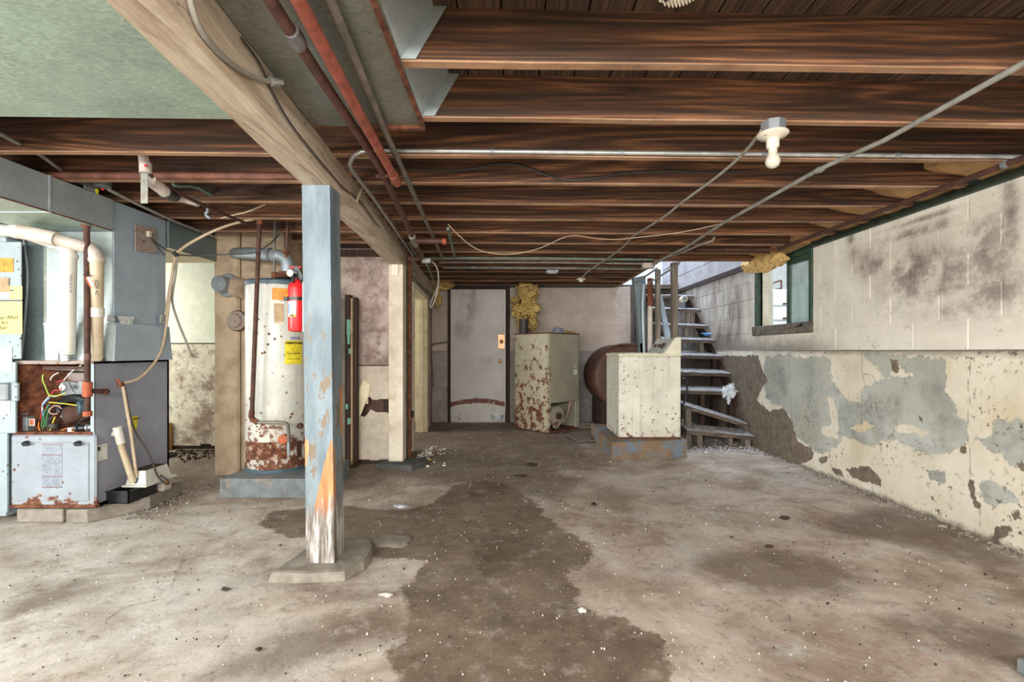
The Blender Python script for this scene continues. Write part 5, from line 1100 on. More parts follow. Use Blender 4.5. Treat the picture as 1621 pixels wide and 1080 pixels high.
tube('elbow', [P(399, 650, 3.70), P(398, 663, 3.70), P(408, 669, 3.70)], .021, 'rust', gl, 1); tube('flex_connector', [P(407, 669, 3.70), P(448, 669, 3.70), P(455, 671, 3.70), P(457, 680, 3.71), P(457, 700, 3.73)], .013, 'pipegrey', gl, 1)
tube('drip_leg', [P(457, 699, 3.735), P(457, 718, 3.74)], .011, 'flue', gl)
MB().lathe([(.036, 0), (.036, .045), (.028, .05)], P(452, 694, 3.765), (0, -1, 0), 20).build('gas_valve', 'pipelabelred', gl, True)
MB().lathe([(.024, 0), (.02, .03)], P(476, 674, 3.80), (0, -1, 0), 16).build('thermostat_knob', 'rustdark', wh, True)
# dark old door beside it
od = thing('old_door', (-1.6, 4.62, 0), 'narrow dark stripped door with teal paint flecks leaning behind the post', 'door')
x_a = P(520, 600, 4.6).x
box('panel', (x_a, 4.60, .012), (P(547, 600, 4.6).x, 4.63, 1.60), 'greywallwood', od); box('stile', (P(546, 600, 4.58).x, 4.58, 0.0), (P(555, 600, 4.58).x, 4.64, 1.635), 'darkwood', od, .003); box('edge_strip', (P(555.5, 600, 4.57).x, 4.57, .02), (P(558, 600, 4.57).x, 4.63, 1.60), 'cardboard', od); box('stile', (P(558.5, 600, 4.58).x, 4.59, 0), (P(564, 600, 4.58).x, 4.66, 1.61), 'darkwood', od, .003)
for a, b_, c_, d_ in ((549, 506, 555, 530), (550, 530, 554, 545), (552, 552, 556, 560), (550, 662, 555, 672), (547, 640, 551, 648)): q = P(a, d_, 4.575); q2 = P(c_, b_, 4.575); box('paint_fleck', (q.x, 4.575, q.z), (q2.x, 4.58, q2.z), 'teal', od)

# ================================================================== FIRE EXTINGUISHER on the post
fe = Vector((-1.097, 2.46, 1.198)); ex = thing('fire_extinguisher', fe, 'red fire extinguisher strapped to the side of the blue-grey post', 'fire extinguisher')
MB().lathe([(.025, 0), (.036, .004), (.0395, .014), (.0395, .222), (.036, .238), (.024, .254), (.016, .262), (.015, .268)], fe, (0, 0, 1), 30).build('cylinder', 'red', ex, True)
MB().lathe([(.0405, .158), (.0405, .176)], fe, (0, 0, 1), 30, False).build('strap', 'black', ex, True); box('strap_buckle', (fe.x-.054, fe.y-.03, fe.z+.156), (fe.x-.03, fe.y-.015, fe.z+.176), 'black', ex, .003)
el = wrap('white_label', -.75, .35, fe.z+.075, fe.z+.152, 'white', ex, .0398, 10, fe, .0006); yl2 = wrap('yellow_label', -.45, .35, fe.z+.075, fe.z+.086, 'yellow', el, .0403, 8, fe, .0004)
text('lettering', 'ABC', .012, (fe.x-.002, fe.y-.0425, fe.z+.0805), (1, 0, 0), (0, 0, 1), 'ink', yl2, .0004, .0004)
wrap('rating_panel', -.72, -.45, fe.z+.09, fe.z+.14, 'w_blu', el, .0402, 6, fe, .0003)
hd = MB().box((fe.x-.014, fe.y-.014, fe.z+.262), (fe.x+.014, fe.y+.014, fe.z+.31), None, .004).build('valve_head', 'black', ex)
MB().prism([(fe.x-.008, fe.y-.01, fe.z+.29), (fe.x+.032, fe.y-.01, fe.z+.258), (fe.x+.036, fe.y-.01, fe.z+.285), (fe.x+.008, fe.y-.01, fe.z+.335), (fe.x-.004, fe.y-.01, fe.z+.335)], (0, .02, 0)).build('carry_handle', 'black', ex)
MB().box((fe.x-.034, fe.y-.009, fe.z+.324), (fe.x+.026, fe.y+.009, fe.z+.331), None, .002).build('lever', 'red', ex); MB().lathe([(.017, 0), (.017, .008)], (fe.x-.026, fe.y-.006, fe.z+.297), (0, -1, 0), 16).build('pressure_gauge', 'porcelain', ex, True)
tube('nozzle', [fe+Vector((.0, -.02, .29)), fe+Vector((.0, -.036, .27)), fe+Vector((.0, -.04, .245))], .008, 'black', ex, 1)
box('bracket', (-1.058, fe.y-.02, fe.z+.0), (-1.047, fe.y+.02, fe.z+.25), 'dullsteel', ex)

# ================================================================== DUCTWORK ON THE LEFT
DX = -2.605
hd_ = thing('supply_duct', (-2.9, 2.5, 1.885), 'long grey-blue sheet metal trunk duct under the joists above the furnace', 'duct')
MB().box((DX-.52, -1.9, 1.885), (DX, 3.16, 2.09), None, .003).build('near_section', 'galv', hd_); MB().box((DX-.5, -1.9, 1.8848), (DX-.005, 3.15, 1.8853)).build('underside', 'galvgreen', hd_)
MB().box((DX-.52, 3.67, 1.885), (DX, 4.265, 2.09), None, .003).build('far_section', 'galvdark', hd_)
for y_ in (2.72, 2.2): box('seam', (DX-.525, y_, 1.88), (DX+.004, y_+.012, 2.092), 'galv', hd_)
box('rust_edge', (DX-.004, 1.5, 1.882), (DX+.003, 3.15, 1.889), 'rust', hd_)
box('bottom_flange', (DX-.50, 3.68, 1.878), (DX+.004, 4.26, 1.884), 'creamjamb', hd_)
pln = thing('plenum', (-2.9, 3.4, 1.04), 'tall blue-grey sheet metal plenum standing on the furnace', 'duct')
pu = MB().box((-3.07, 3.18, 1.26), (-2.62, 3.66, 2.09), None, .003).build('upper_box', 'galvblue', pln)
MB().box((-3.066, 3.175, 1.27), (-2.624, 3.181, 1.885)).build('front_skin', 'galvpale', pln)
MB().add([(-3.04, 3.15, 1.035), (-2.585, 3.15, 1.035), (-2.585, 3.68, 1.035), (-3.04, 3.68, 1.035), (-3.07, 3.17, 1.285), (-2.60, 3.17, 1.285), (-2.60, 3.67, 1.285), (-3.07, 3.67, 1.285)], [(0,3,2,1),(4,5,6,7),(0,1,5,4),(1,2,6,5),(2,3,7,6),(3,0,4,7)]).build('lower_transition', 'galvpale', pln)
MB().add([(-2.587, 3.14, 1.037), (-2.583, 3.14, 1.037), (-2.583, 3.68, 1.037), (-2.587, 3.68, 1.037), (-2.602, 3.175, 1.284), (-2.598, 3.175, 1.284), (-2.598, 3.665, 1.284), (-2.602, 3.665, 1.284)], [(0,3,2,1),(4,5,6,7),(0,1,5,4),(1,2,6,5),(2,3,7,6),(3,0,4,7)]).build('side_skin', 'galvblue', pln)
box('seam', (-3.07, 3.166, 1.27), (-2.60, 3.18, 1.285), 'galv', pln)
for a, b_ in ((PXp(165, 500, -2.615), PXp(186, 516, -2.595)),): pass
MB().prism([P(163, 500, 3.165), P(180, 499, 3.165), P(184, 508, 3.165), P(166, 509, 3.165)], (0, -.004, 0)).build('foil_tape', 'tape', pln)
MB().prism([PXp(186, 500, -2.60), PXp(212, 502, -2.60), PXp(208, 515, -2.60), PXp(190, 512, -2.60)], (.005, 0, 0)).build('foil_tape', 'tape', pln)
MB().prism([PXp(253, 499, -2.60), PXp(264, 499, -2.60), PXp(264, 511, -2.60), PXp(253, 511, -2.60)], (.006, 0, 0)).build('foil_tape', 'tape', pln)
q = [PXp(213, 356, -2.612), PXp(246, 362, -2.612), PXp(248, 402, -2.612), PXp(214, 397, -2.612)]; ap = MB().prism(q, (.007, 0, 0)).build('access_plate', 'plateold', pln)
box('sensor', (-2.606, PXp(233, 371, -2.61).y-.012, PXp(233, 371, -2.61).z-.02), (-2.585, PXp(233, 371, -2.61).y+.012, PXp(233, 371, -2.61).z+.02), 'porcelain', ap)
tube('sensor_wire', [PXp(236, 373, -2.60), PXp(245, 385, -2.60), PXp(261, 405, -2.60)], .003, 'cabledark', pln)
MB().box((P(71, 400, 3.18).x, 3.174, 1.29), (P(75, 400, 3.18).x, 3.182, 1.87)).build('corner_seam', 'galvgrey', pln)
dk = thing('return_drop', (-3.2, 3.25, 1.04), 'dark curved sheet metal between the labelled cabinet and the plenum', 'duct')
MB().prism([P(36, 360, 3.20), P(70, 360, 3.20), P(70, 480, 3.20), P(78, 572, 3.20), P(33, 572, 3.20), P(39, 505, 3.20), (P(44, 450, 3.20)), P(42, 410, 3.20)], (0, .35, 0)).build('curved_panel', 'galvdark', dk)
tube('rolled_edge', [P(36, 360, 3.19), P(40, 395, 3.19), P(44, 425, 3.19), P(44, 455, 3.19), P(40, 505, 3.19), P(34, 570, 3.19)], .008, 'galvpale', dk, 1)
# labelled cabinet at the frame edge
rcab = thing('return_cabinet', (-3.55, 3.4, .05), 'pale blue metal return-air cabinet with stickers at the left edge', 'cabinet')
RF = 3.10
MB().box((-3.95, RF, .04), (-3.245, 3.75, 1.884), None, .004).build('cabinet_body', 'returncab', rcab)
MB().box((-3.95, RF-.012, .07), (P(15, 700, RF).x, RF, .575)).box((-3.95, RF-.012, .577), (P(28, 700, RF).x, RF, 1.03)).build('lower_door', 'returncab', rcab)
MB().box((-3.95, RF-.010, 1.05), (P(36, 450, RF).x, RF, 1.80), None, .004).build('upper_door', 'returncab', rcab)
def sticker(name, x0, y0, x1, y1, mat, Y, par, th=.003):
    a = P(x0, y1, Y); b_ = P(x1, y0, Y); return box(name, (a.x, Y-th, a.z), (b_.x, Y, b_.z), mat, par)
YF = RF-.011
og = sticker('orange_sticker', -14, 409, 22, 431, 'orange', YF, rcab); nt = sticker('yellow_note', -30, 453, 36, 529, 'note', YF, rcab); sticker('torn_card', -12, 440, 15, 467, 'cardboard', YF-.003, rcab); sticker('white_tape', -12, 463, 17, 474, 'chip', YF-.0045, rcab)
sticker('blue_rule', -30, 475, 36, 477, 'inkblue', YF-.003, nt, .001); sticker('heading_text', 16, 459, 22, 461, 'inkblue', YF-.003, nt, .001)
sticker('white_sticker', -20, 549, 20, 588, 'white', RF-.012, rcab); sticker('white_sticker', -20, 626, 17, 655, 'white', RF-.012, rcab)
text('handwriting', 'Filter After', .036, tuple(P(10, 503, YF-.004)), (1, 0, .04), (0, 0, 1), 'ink', nt, .0006)
text('handwriting', '0 hrs', .034, tuple(P(5, 511, YF-.004)), (1, 0, .04), (0, 0, 1), 'ink', nt, .0006); text('handwriting', '5x1', .036, tuple(P(6, 519, YF-.004)), (1, 0, .04), (0, 0, 1), 'ink', nt, .0006)
text('lettering', '!', .03, tuple(P(7, 420, YF-.004)), (1, 0, 0), (0, 0, 1), 'ink', og, .0006)
lt_ = MB().box((P(4, 620, 3.08).x, 3.045, P(4, 634, 3.08).z), (P(20, 620, 3.08).x, 3.09, P(4, 606, 3.08).z), None, .008).build('latch', 'dullsteel', rcab); MB().box((P(19, 620, 3.08).x, 3.07, P(4, 635, 3.08).z), (P(30, 620, 3.08).x, 3.09, P(4, 606, 3.08).z), None, .004).build('latch_plate', 'returncab', lt_)
for py in (612, 629): MB().lathe([(.007, 0), (.006, .004)], P(25, py, 3.07), (0, -1, 0), 10).build('screw', 'dullsteel', lt_)

# ================================================================== FURNACE
FY = 3.13; fx0, fx1 = P(21, 600, FY).x, P(150, 600, FY).x; fz0, fz1 = .085, 1.035
fu = thing('furnace', ((fx0+fx1)/2, 3.45, fz0), 'grey-blue gas furnace with its upper front open showing wires and motor', 'furnace')
cz0 = .572
MB().box((fx1-.014, FY, fz0), (fx1, 3.81, fz1)).build('side_panel', 'cabside', fu); MB().box((fx0, FY, fz0), (fx0+.014, 3.81, fz1)).build('side_panel', 'cabside', fu)
MB().box((fx0, 3.79, fz0), (fx1, 3.81, fz1)).build('back_panel', 'cabside', fu); MB().box((fx0-.01, FY-.008, fz1-.02), (fx1+.0, 3.81, fz1+.004), None, .003).build('top_flange', 'plateold', fu)
MB().box((fx0, FY, fz0), (fx1, 3.81, fz0+.02)).build('bottom_pan', 'rust', fu); MB().box((fx0+.01, FY-.004, cz0-.018), (fx1-.01, FY+.3, cz0+.006)).build('shelf', 'rust', fu)
MB().box((fx1-.022, FY-.004, cz0), (fx1, FY+.004, fz1)).build('corner_edge', 'returncab', fu); MB().box((fx0, FY-.004, cz0), (fx0+.022, FY+.004, fz1)).build('corner_edge', 'returncab', fu)
lp = MB()
a = P(17, 804, FY-.02); b_ = P(152, 689, FY-.02)
lp.box((a.x, FY-.022, a.z+.012), (b_.x, FY+.0, b_.z), None, .012); lpo = lp.build('front_panel', 'cabinet', fu)
box('rust_lip', (a.x-.002, FY-.026, a.z), (b_.x+.002, FY+.01, a.z+.02), 'rust', fu, .003)
a2 = P(26, 793, FY-.022); b2 = P(142, 700, FY-.022); box('panel_face', (a2.x, FY-.029, a2.z), (b2.x, FY-.020, b2.z), 'cabinet', lpo, .006)
for px in (43, 125):
    k_ = MB().lathe([(.018, 0), (.015, .02), (.008, .026)], P(px, 702, FY-.03), (0, -1, 0), 14).build('panel_knob', 'black', lpo, True); c_ = P(px, 702, FY-.05)
    MB().box((c_.x-.028, FY-.062, c_.z-.012), (c_.x+.02, FY-.048, c_.z+.004), None, .004).build('grip', 'black', k_)
gl2 = sticker('service_label', 67, 703, 99, 772, 'greylabel', FY-.0295, lpo, .001)
for y_ in (703, 720, 754, 771): sticker('label_rule', 67, y_, 99, y_+.8, 'rustband', FY-.0308, gl2, .001)
# label + knock-outs on the side
def side_patch(name, pts, mat, par, X=fx1, th=.002): return MB().prism([PXp(x_, y_, X) for x_, y_ in pts], (th, 0, 0)).build(name, mat, par)
side_patch('barcode_label', [(152, 706), (170, 702), (170, 726), (152, 731)], 'white', fu)
side_patch('barcode', [(155, 708), (159, 707), (159, 713), (155, 714)], 'ink', fu, fx1+.002, .001)
yl3 = side_patch('energy_label', [(203, 660), (219, 659), (217, 675), (214, 683), (205, 678)], 'yellow', fu)
pm_ = PXp(211, 664, fx1+.003); text('lettering', 'ENERGYGUIDE', .019, tuple(pm_), (0, 1, 0), (0, 0, 1), 'ink', yl3, .0005, .0004)
for px, py, r_ in ((167, 588, .03), (164, 645, .032), (164, 668, .010)):
    c_ = PXp(px, py, fx1+.001); MB().lathe([(r_, 0), (r_, .003), (r_*.93, .003), (r_*.93, 0)], c_, (1, 0, 0), 26, False).build('knockout', 'cabside', fu)
# inside
MB().prism([(fx0+.015, FY+.01, cz0), (fx0+.02, FY+.01, cz0), (fx0+.17, FY+.25, cz0), (fx0+.165, FY+.25, cz0)], (0, 0, fz1-.025-cz0)).build('burner_baffle', 'rust', fu)
MB().box((fx0+.165, FY+.25, cz0), (fx1-.015, FY+.27, fz1-.02)).build('inner_panel', 'rustdark', fu); MB().box((fx0+.17, FY+.02, .98), (fx1-.02, FY+.2, 1.0)).build('manifold', 'rustdark', fu); tube('rod', [P(75, 584, 3.2), P(136, 586, 3.2)], .008, 'dullsteel', fu)
sticker('grey_chassis', 76, 590, 140, 622, 'plateold', FY+.24, fu, .02); sticker('bright_plate', 102, 604, 140, 626, 'dullsteel', FY+.2, fu, .03); sticker('diagram_label', 79, 598, 100, 626, 'white', FY+.215, fu)
mc = P(100, 659, FY+.03); mot = MB().lathe([(.0, .0), (.025, .0), (.035, .004), (.05, .008), (.056, .02), (.058, .045), (.058, .12), (.05, .135)], mc, (.75, .55, .12), 30, False).build('blower_motor', 'rustdark', fu, True)
MB().lathe([(.0, -.006), (.022, -.006), (.03, -.002), (.052, .006), (.059, .02), (.059, .04)], mc, (.55, .7, .1), 30, False).build('motor_face', 'cabledark', mot, True); MB().lathe([(.0, -.012), (.008, -.012), (.009, -.004)], mc, (.55, .7, .1), 14, False).build('shaft', 'steel', mot, True)
MB().lathe([(.059, .038), (.061, .042), (.059, .046)], mc, (.55, .7, .1), 30, False).build('motor_ring', 'steel', mot, True)
sc_ = MB()
for i in range(15):
    a_ = PI*.1+PI*1.0*i/14
    if i < 14:
        a3 = PI*.1+PI*1.0*(i+1)/14; cc = P(118, 648, FY+.12)
        for q_, w_ in ((a_, a3),): sc_.tube([cc+Vector((math.cos(q_)*.10, 0, math.sin(q_)*.075)), cc+Vector((math.cos(w_)*.10, 0, math.sin(w_)*.075))], .028, 8)
sc_.build('blower_scroll', 'black', fu, True)
MB().lathe([(.045, 0), (.045, .03), (.038, .036)], P(134, 645, FY+.06), (-.6, -.8, 0), 24).build('pressure_switch', 'bluegrey', fu, True)
iv = P(118, 679, FY+.02); MB().lathe([(.02, 0), (.028, .004), (.028, .03), (.02, .034), (.02, .07)], iv, (1, .1, .1), 18).build('inducer_valve', 'black', fu, True); MB().lathe([(.024, 0), (.024, .012), (.018, .014), (.018, .05)], iv+Vector((.075, .01, .005)), (1, .1, .15), 18).build('valve_body', 'dullsteel', fu, True)
sticker('white_tag', 108, 677, 116, 684, 'w_wht', FY+.0, fu); sticker('white_tag', 114, 676, 118, 684, 'w_org', FY-.001, fu)
MB().lathe([(.0, 0), (.028, 0), (.03, .006), (.03, .03), (.0, .034)], P(86, 678, FY+.05), (0, 0, 1), 18, False).build('dark_cup', 'cabledark', fu, True)
MB().lathe([(.012, 0), (.022, .004), (.022, .02), (.012, .024)], P(103, 613, FY+.12), (0, -1, 0), 8).build('white_connector', 'w_wht', fu, True)
MB().box(tuple(P(76, 686, FY+.06)), tuple(P(80, 640, FY+.08)), None, .002).build('bracket_bar', 'dullsteel', fu)
cbx = MB().box(tuple(P(34, 683, FY+.03)), tuple(P(60, 658, FY+.10)), None, .004).build('control_box', 'flue', fu); MB().prism([P(33, 657, FY+.02), P(46, 655, FY+.02), P(46, 658, FY+.09), P(33, 660, FY+.09)], (0, 0, .004)).build('box_flap', 'flue', cbx)
sticker('switch_label', 47, 663, 56, 674, 'w_wht', FY+.029, cbx); sticker('switch', 48, 664, 54, 673, 'pipelabelred', FY+.026, cbx)
WR = [('w_lime', [(69, 593), (67, 600), (72, 612), (77, 624), (80, 628)]), ('w_yel', [(77, 625), (88, 628), (105, 622)]), ('w_blu', [(78, 626), (85, 629), (96, 626), (103, 621)]), ('w_red', [(79, 628), (72, 635), (66, 642), (67, 655), (64, 664)]),
      ('w_wht', [(78, 628), (70, 636), (67, 642), (68, 650)]), ('w_yel', [(78, 637), (90, 638), (110, 640), (128, 643)]), ('w_wht', [(97, 610), (103, 600), (112, 590), (122, 582), (130, 578)]), ('w_wht', [(80, 602), (83, 595), (93, 590)]),
      ('w_grn', [(78, 640), (72, 650), (68, 662), (66, 676)]), ('w_grn', [(75, 645), (70, 658), (71, 672), (68, 680)]), ('w_org', [(62, 668), (61, 676), (65, 684), (72, 687)]), ('w_org', [(88, 686), (98, 681), (107, 678)]), ('w_pink', [(98, 647), (92, 642), (84, 643), (77, 651), (82, 656), (92, 655)]),
      ('cabledark', [(76, 664), (83, 662), (88, 655)]), ('w_yel', [(88, 660), (84, 668), (82, 678), (77, 684)]), ('w_red', [(90, 605), (100, 602), (110, 603), (122, 605)]), ('rustdark', [(88, 612), (95, 605), (108, 602), (124, 606)]), ('w_red', [(82, 624), (86, 617), (96, 619), (98, 613)]),
      ('w_grn', [(79, 646), (74, 660), (73, 676)]), ('cabledark', [(124, 670), (130, 664), (140, 660)]), ('w_blu', [(79, 630), (66, 643), (68, 652), (69, 662)]), ('cabledark', [(110, 605), (115, 618), (120, 622)])]
for i, (m_, pl) in enumerate(WR): tube('wire', [P(a, b_, FY+.035+.006*(i % 4)) for a, b_ in pl], .0032, m_, fu, 2, 6)
tag(MB().box((P(31, 815, 3.12).x, 3.10, 0), (P(104, 815, 3.12).x, 3.35, .085), None, .006).build('concrete_block', 'conc'), 'left grey concrete block under the front edge of the furnace', 'block')
tag(MB().prism([(P(110, 815, 3.12).x, 3.10, 0), (fx1-.02, 3.10, 0), (-2.53, 3.38, 0), (-2.56, 3.75, 0), (P(110, 815, 3.12).x, 3.75, 0)], (0, 0, .083)).build('concrete_block', 'conc'), 'long grey concrete block under the right side of the furnace', 'block')
# gas pipe down the front of furnace
gpp = thing('gas_pipe', P(138, 655, 3.02), 'brown iron gas pipe with orange fittings dropping in front of the furnace', 'pipe')
GY = 3.03
tube('pipe_run', [P(112, 287, 3.0), P(136, 343, 3.02), P(138, 360, GY), P(139, 655, GY)], .0165, 'rustdark', gpp, 1); tube('elbow', [P(131, 330, 3.02), P(136, 345, 3.02), P(136.5, 360, GY)], .025, 'rust', gpp, 1); tube('elbow', [P(107, 290, 2.99), P(112, 286, 3.0), P(117, 296, 3.0)], .022, 'dullsteel', gpp, 1)
tube('tee', [P(139, 605, GY), P(139, 628, GY)], .026, 'pipelabelred', gpp); tube('union', [P(137, 348, GY), P(137.5, 358, GY)], .029, 'rust', gpp)
tube('branch', [P(142, 619, GY), P(166, 620, 3.12)], .015, 'rustdark', gpp); tube('branch_cap', [P(164, 620, 3.11), P(170, 620, 3.14)], .019, 'rust', gpp); tube('cap', [P(139, 651, GY), P(139, 659, GY)], .024, 'pipelabelred', gpp); tube('coupling', [P(139, 560, GY), P(139, 570, GY)], .018, 'pipebrown', gpp)
tg = P(140, 436, GY-.03); MB().prism([P(136, 440, GY-.03), P(141, 438, GY-.03), P(149, 452, GY-.03), P(144, 456, GY-.03)], (0, .003, 0)).build('paper_tag', 'chip', gpp); tube('tag_wire', [P(132, 435, GY-.02), P(138, 437, GY-.025), P(146, 436, GY-.02)], .003, 'rust', gpp); MB().prism([P(135, 440, GY-.032), P(137, 439, GY-.032), P(145, 455, GY-.032), P(143, 456, GY-.032)], (0, .002, 0)).build('tag_edge', 'pipelabelred', gpp)
# PVC pipes
pv = thing('vent_pipe', P(107, 572, 3.06), 'white plastic vent pipe dropping to the furnace top, left of two', 'pipe'); PYY = 3.02
tube('horizontal_run', [P(-40, 362, PYY+.05), P(30, 366, PYY+.04)], .040, 'pvc', pv, 0, 20); tube('elbow', [P(83, 384, PYY), P(97, 386, PYY), P(107, 394, PYY), P(110, 406, PYY)], .042, 'pvc', pv, 2, 20)
tube('coupling', [P(24, 365.5, PYY+.03), P(36, 367, PYY+.03)], .048, 'pvc', pv, 0, 20); tube('cross_run', [P(30, 366, PYY+.05), P(90, 385, PYY)], .041, 'pvc', pv, 0, 20)
tube('collar', [P(109.5, 403, PYY+.0), P(109.5, 409, PYY)], .047, 'pvc', pv, 0, 20); tube('drop', [P(109.5, 405, PYY), P(107, 560, PYY+.1)], .041, 'pvc', pv, 0, 20)
ho = MB(); 
for y_ in (557, 561, 565, 569): ho.tube([P(107, y_-1, PYY+.11), P(107, y_+1.2, PYY+.11)], .045, 20)
ho.build('hose_clamp', 'steel', pv, True); tube('boot', [P(107, 556, PYY+.12), P(107, 572, PYY+.12)], .043, 'dullsteel', pv, 0, 20)
text('lettering', 'PVC SCH 40', .020, tuple(P(112, 450, PYY-.045)), (0, 0, -1), (1, 0, 0), 'inkblue', pv, .0008)
pv2 = thing('vent_pipe', P(153, 572, 3.1), 'stained white plastic vent pipe behind the brown gas pipe, right of two', 'pipe'); QY = 3.06
tube('horizontal_run', [P(30, 368, QY-.14), P(90, 380, QY-.10), P(135, 391, QY-.02)], .038, 'pvcdirty', pv2, 0, 20); tube('sleeve', [P(32, 366, QY-.15), P(90, 379, QY-.11)], .044, 'pvcdirty', pv2, 0, 20)
tube('elbow', [P(128, 389, QY-.02), P(142, 393, QY), P(151, 402, QY), P(153, 416, QY)], .041, 'pvcdirty', pv2, 2, 20); tube('collar', [P(153, 409, QY), P(153, 415, QY)], .046, 'pvcdirty', pv2, 0, 20)
tube('drop', [P(153, 412, QY), P(152, 571, QY+.05)], .038, 'pvcyellow', pv2, 0, 20); tube('sleeve', [P(152.5, 488, QY+.02), P(152.5, 503, QY+.02)], .043, 'pvc', pv2, 0, 20); tube('base_ring', [P(152, 568, QY+.06), P(152, 573, QY+.06)], .047, 'black', pv2, 0, 20)
text('lettering', 'SCH 40', .03, tuple(P(153, 455, QY-.042)), (0, 0, -1), (1, 0, 0), 'ink', pv2, .0008)
# condensate pump and friends
ty = thing('drip_tray', (-2.63, 3.33, .085), 'black plastic drip tray beside the furnace foot', 'tray')
MB().box((-2.70, 3.22, .083), (-2.555, 3.225, .165)).box((-2.70, 3.475, .083), (-2.555, 3.48, .165)).box((-2.70, 3.22, .083), (-2.695, 3.48, .165)).box((-2.56, 3.22, .083), (-2.555, 3.48, .165)).box((-2.70, 3.22, .083), (-2.555, 3.48, .088)).build('tray_body', 'black', ty)
MB().box((-2.71, 3.21, .160), (-2.545, 3.222, .168)).box((-2.557, 3.21, .160), (-2.545, 3.49, .168)).build('rim', 'black', ty)
pu_ = thing('condensate_pump', (-2.58, 3.42, .168), 'cream plastic condensate pump sitting on the black tray', 'pump')
MB().box((-2.66, 3.29, .170), (-2.49, 3.60, .184), None, .004).build('base_plate', 'pvc', pu_); t_ = MB()
t_.add([(-2.645, 3.31, .184), (-2.505, 3.31, .184), (-2.505, 3.56, .184), (-2.645, 3.56, .184), (-2.63, 3.33, .275), (-2.525, 3.33, .275), (-2.525, 3.54, .275), (-2.63, 3.54, .275)], [(0,3,2,1),(4,5,6,7),(0,1,5,4),(1,2,6,5),(2,3,7,6),(3,0,4,7)]); t_.build('housing', 'pvc', pu_); box('dirt_top', (-2.625, 3.335, .2745), (-2.53, 3.535, .278), 'dirt', pu_)
MB().blob((-2.50, 3.50, .155), (.02, .02, .015), 2, .2).build('float_cap', 'orange', pu_, True); box('pump_tank', (-2.63, 3.5, .085), (-2.52, 3.58, .17), 'pvcdirty', pu_, .004)
tb = thing('drain_tee', P(208, 762, 3.30), 'leaning white plastic drain pipe with a tee at its top beside the furnace', 'pipe')
tube('pipe_run', [P(190, 700, 3.25), P(211, 763, 3.30)], .020, 'pvcyellow', tb, 0, 16); tube('tee_body', [P(186, 676, 3.23), P(192, 702, 3.25)], .026, 'pvc', tb, 0, 16); tube('tee_branch', [P(188, 688, 3.24), P(178, 686, 3.215)], .018, 'pvc', tb, 0, 16)
hs = thing('drain_tubing', P(195, 608, 3.3), 'beige drain tube hooked over a rusty clamp on the furnace side', 'tube')
tube('tube_run', [P(195, 612, 3.28), P(200, 640, 3.28), P(207, 680, 3.29), P(213, 725, 3.30), P(217, 758, 3.32)], .0105, 'cablebeige', hs, 2); tube('tube_rise', [P(197, 606, 3.29), P(215, 603, 3.35), P(235, 588, 3.45), P(255, 560, 3.55), P(262, 530, 3.6), P(268, 480, 3.62), P(272, 440, 3.62), P(278, 402, 3.62)], .009, 'cablebeige', hs, 2); tube('end_fitting', [P(217, 756, 3.32), P(217.5, 765, 3.325)], .014, 'bluegrey', hs)
MB().box(tuple(P(184, 613, 3.26)), tuple(P(199, 604, 3.30)), None, .006).build('clamp', 'rust', hs); tube('hook', [P(184, 603, 3.26), P(187, 601, 3.26), P(190, 606, 3.27)], .006, 'pipelabelred', hs)
tag(tube('power_cord', [P(198, 612, 3.30), P(204, 650, 3.31), P(214, 685, 3.33), P(233, 712, 3.36), P(243, 735, 3.38), P(248, 752, 3.40), P(258, 763, 3.42), P(267, 768, 3.44), P(267, 762, 3.46), P(260, 756, 3.46), P(250, 750, 3.45)], .006, 'cabledark', smooth=2), 'black power cord looping from the clamp down to the pump', 'cord')
# cable bundle hanging by the plenum
bd_ = thing('cable_bundle', P(278, 402, 3.62), 'bundle of beige and grey cables tied where they meet below the duct', 'cable')
tube('cable_up', [P(278, 402, 3.62), P(300, 385, 3.6), P(345, 362, 3.6), P(385, 350, 3.65), P(415, 345, 3.7)], .010, 'cablebeige', bd_, 2); tube('cable_down', [P(280, 402, 3.62), P(279, 430, 3.63), P(274, 460, 3.64), P(272, 480, 3.66), P(284, 515, 3.7), P(297, 545, 3.74), P(303, 561, 3.78)], .008, 'cable', bd_, 2)
tube('cable_right', [P(280, 403, 3.62), P(310, 406, 3.6), P(350, 403, 3.6), P(400, 402, 3.6), P(420, 392, 3.65), P(435, 380, 3.7), P(442, 370, 3.75)], .0055, 'cabledark', bd_, 2); tube('cable_left', [P(277, 402, 3.62), P(262, 395, 3.6), P(248, 385, 3.5), P(240, 378, 3.4)], .0045, 'cabledark', bd_, 1)
tube('tie', [P(276, 400, 3.615), P(281, 405, 3.615)], .018, 'cabledark', bd_); tube('cable_down', [P(279, 403, 3.63), P(274, 430, 3.66), P(266, 470, 3.66), P(262, 500, 3.64)], .008, 'cablebeige', bd_, 2); tube('frayed_end', [P(303, 561, 3.78), P(308, 566, 3.78), P(313, 565, 3.78)], .003, 'cabledark', bd_)
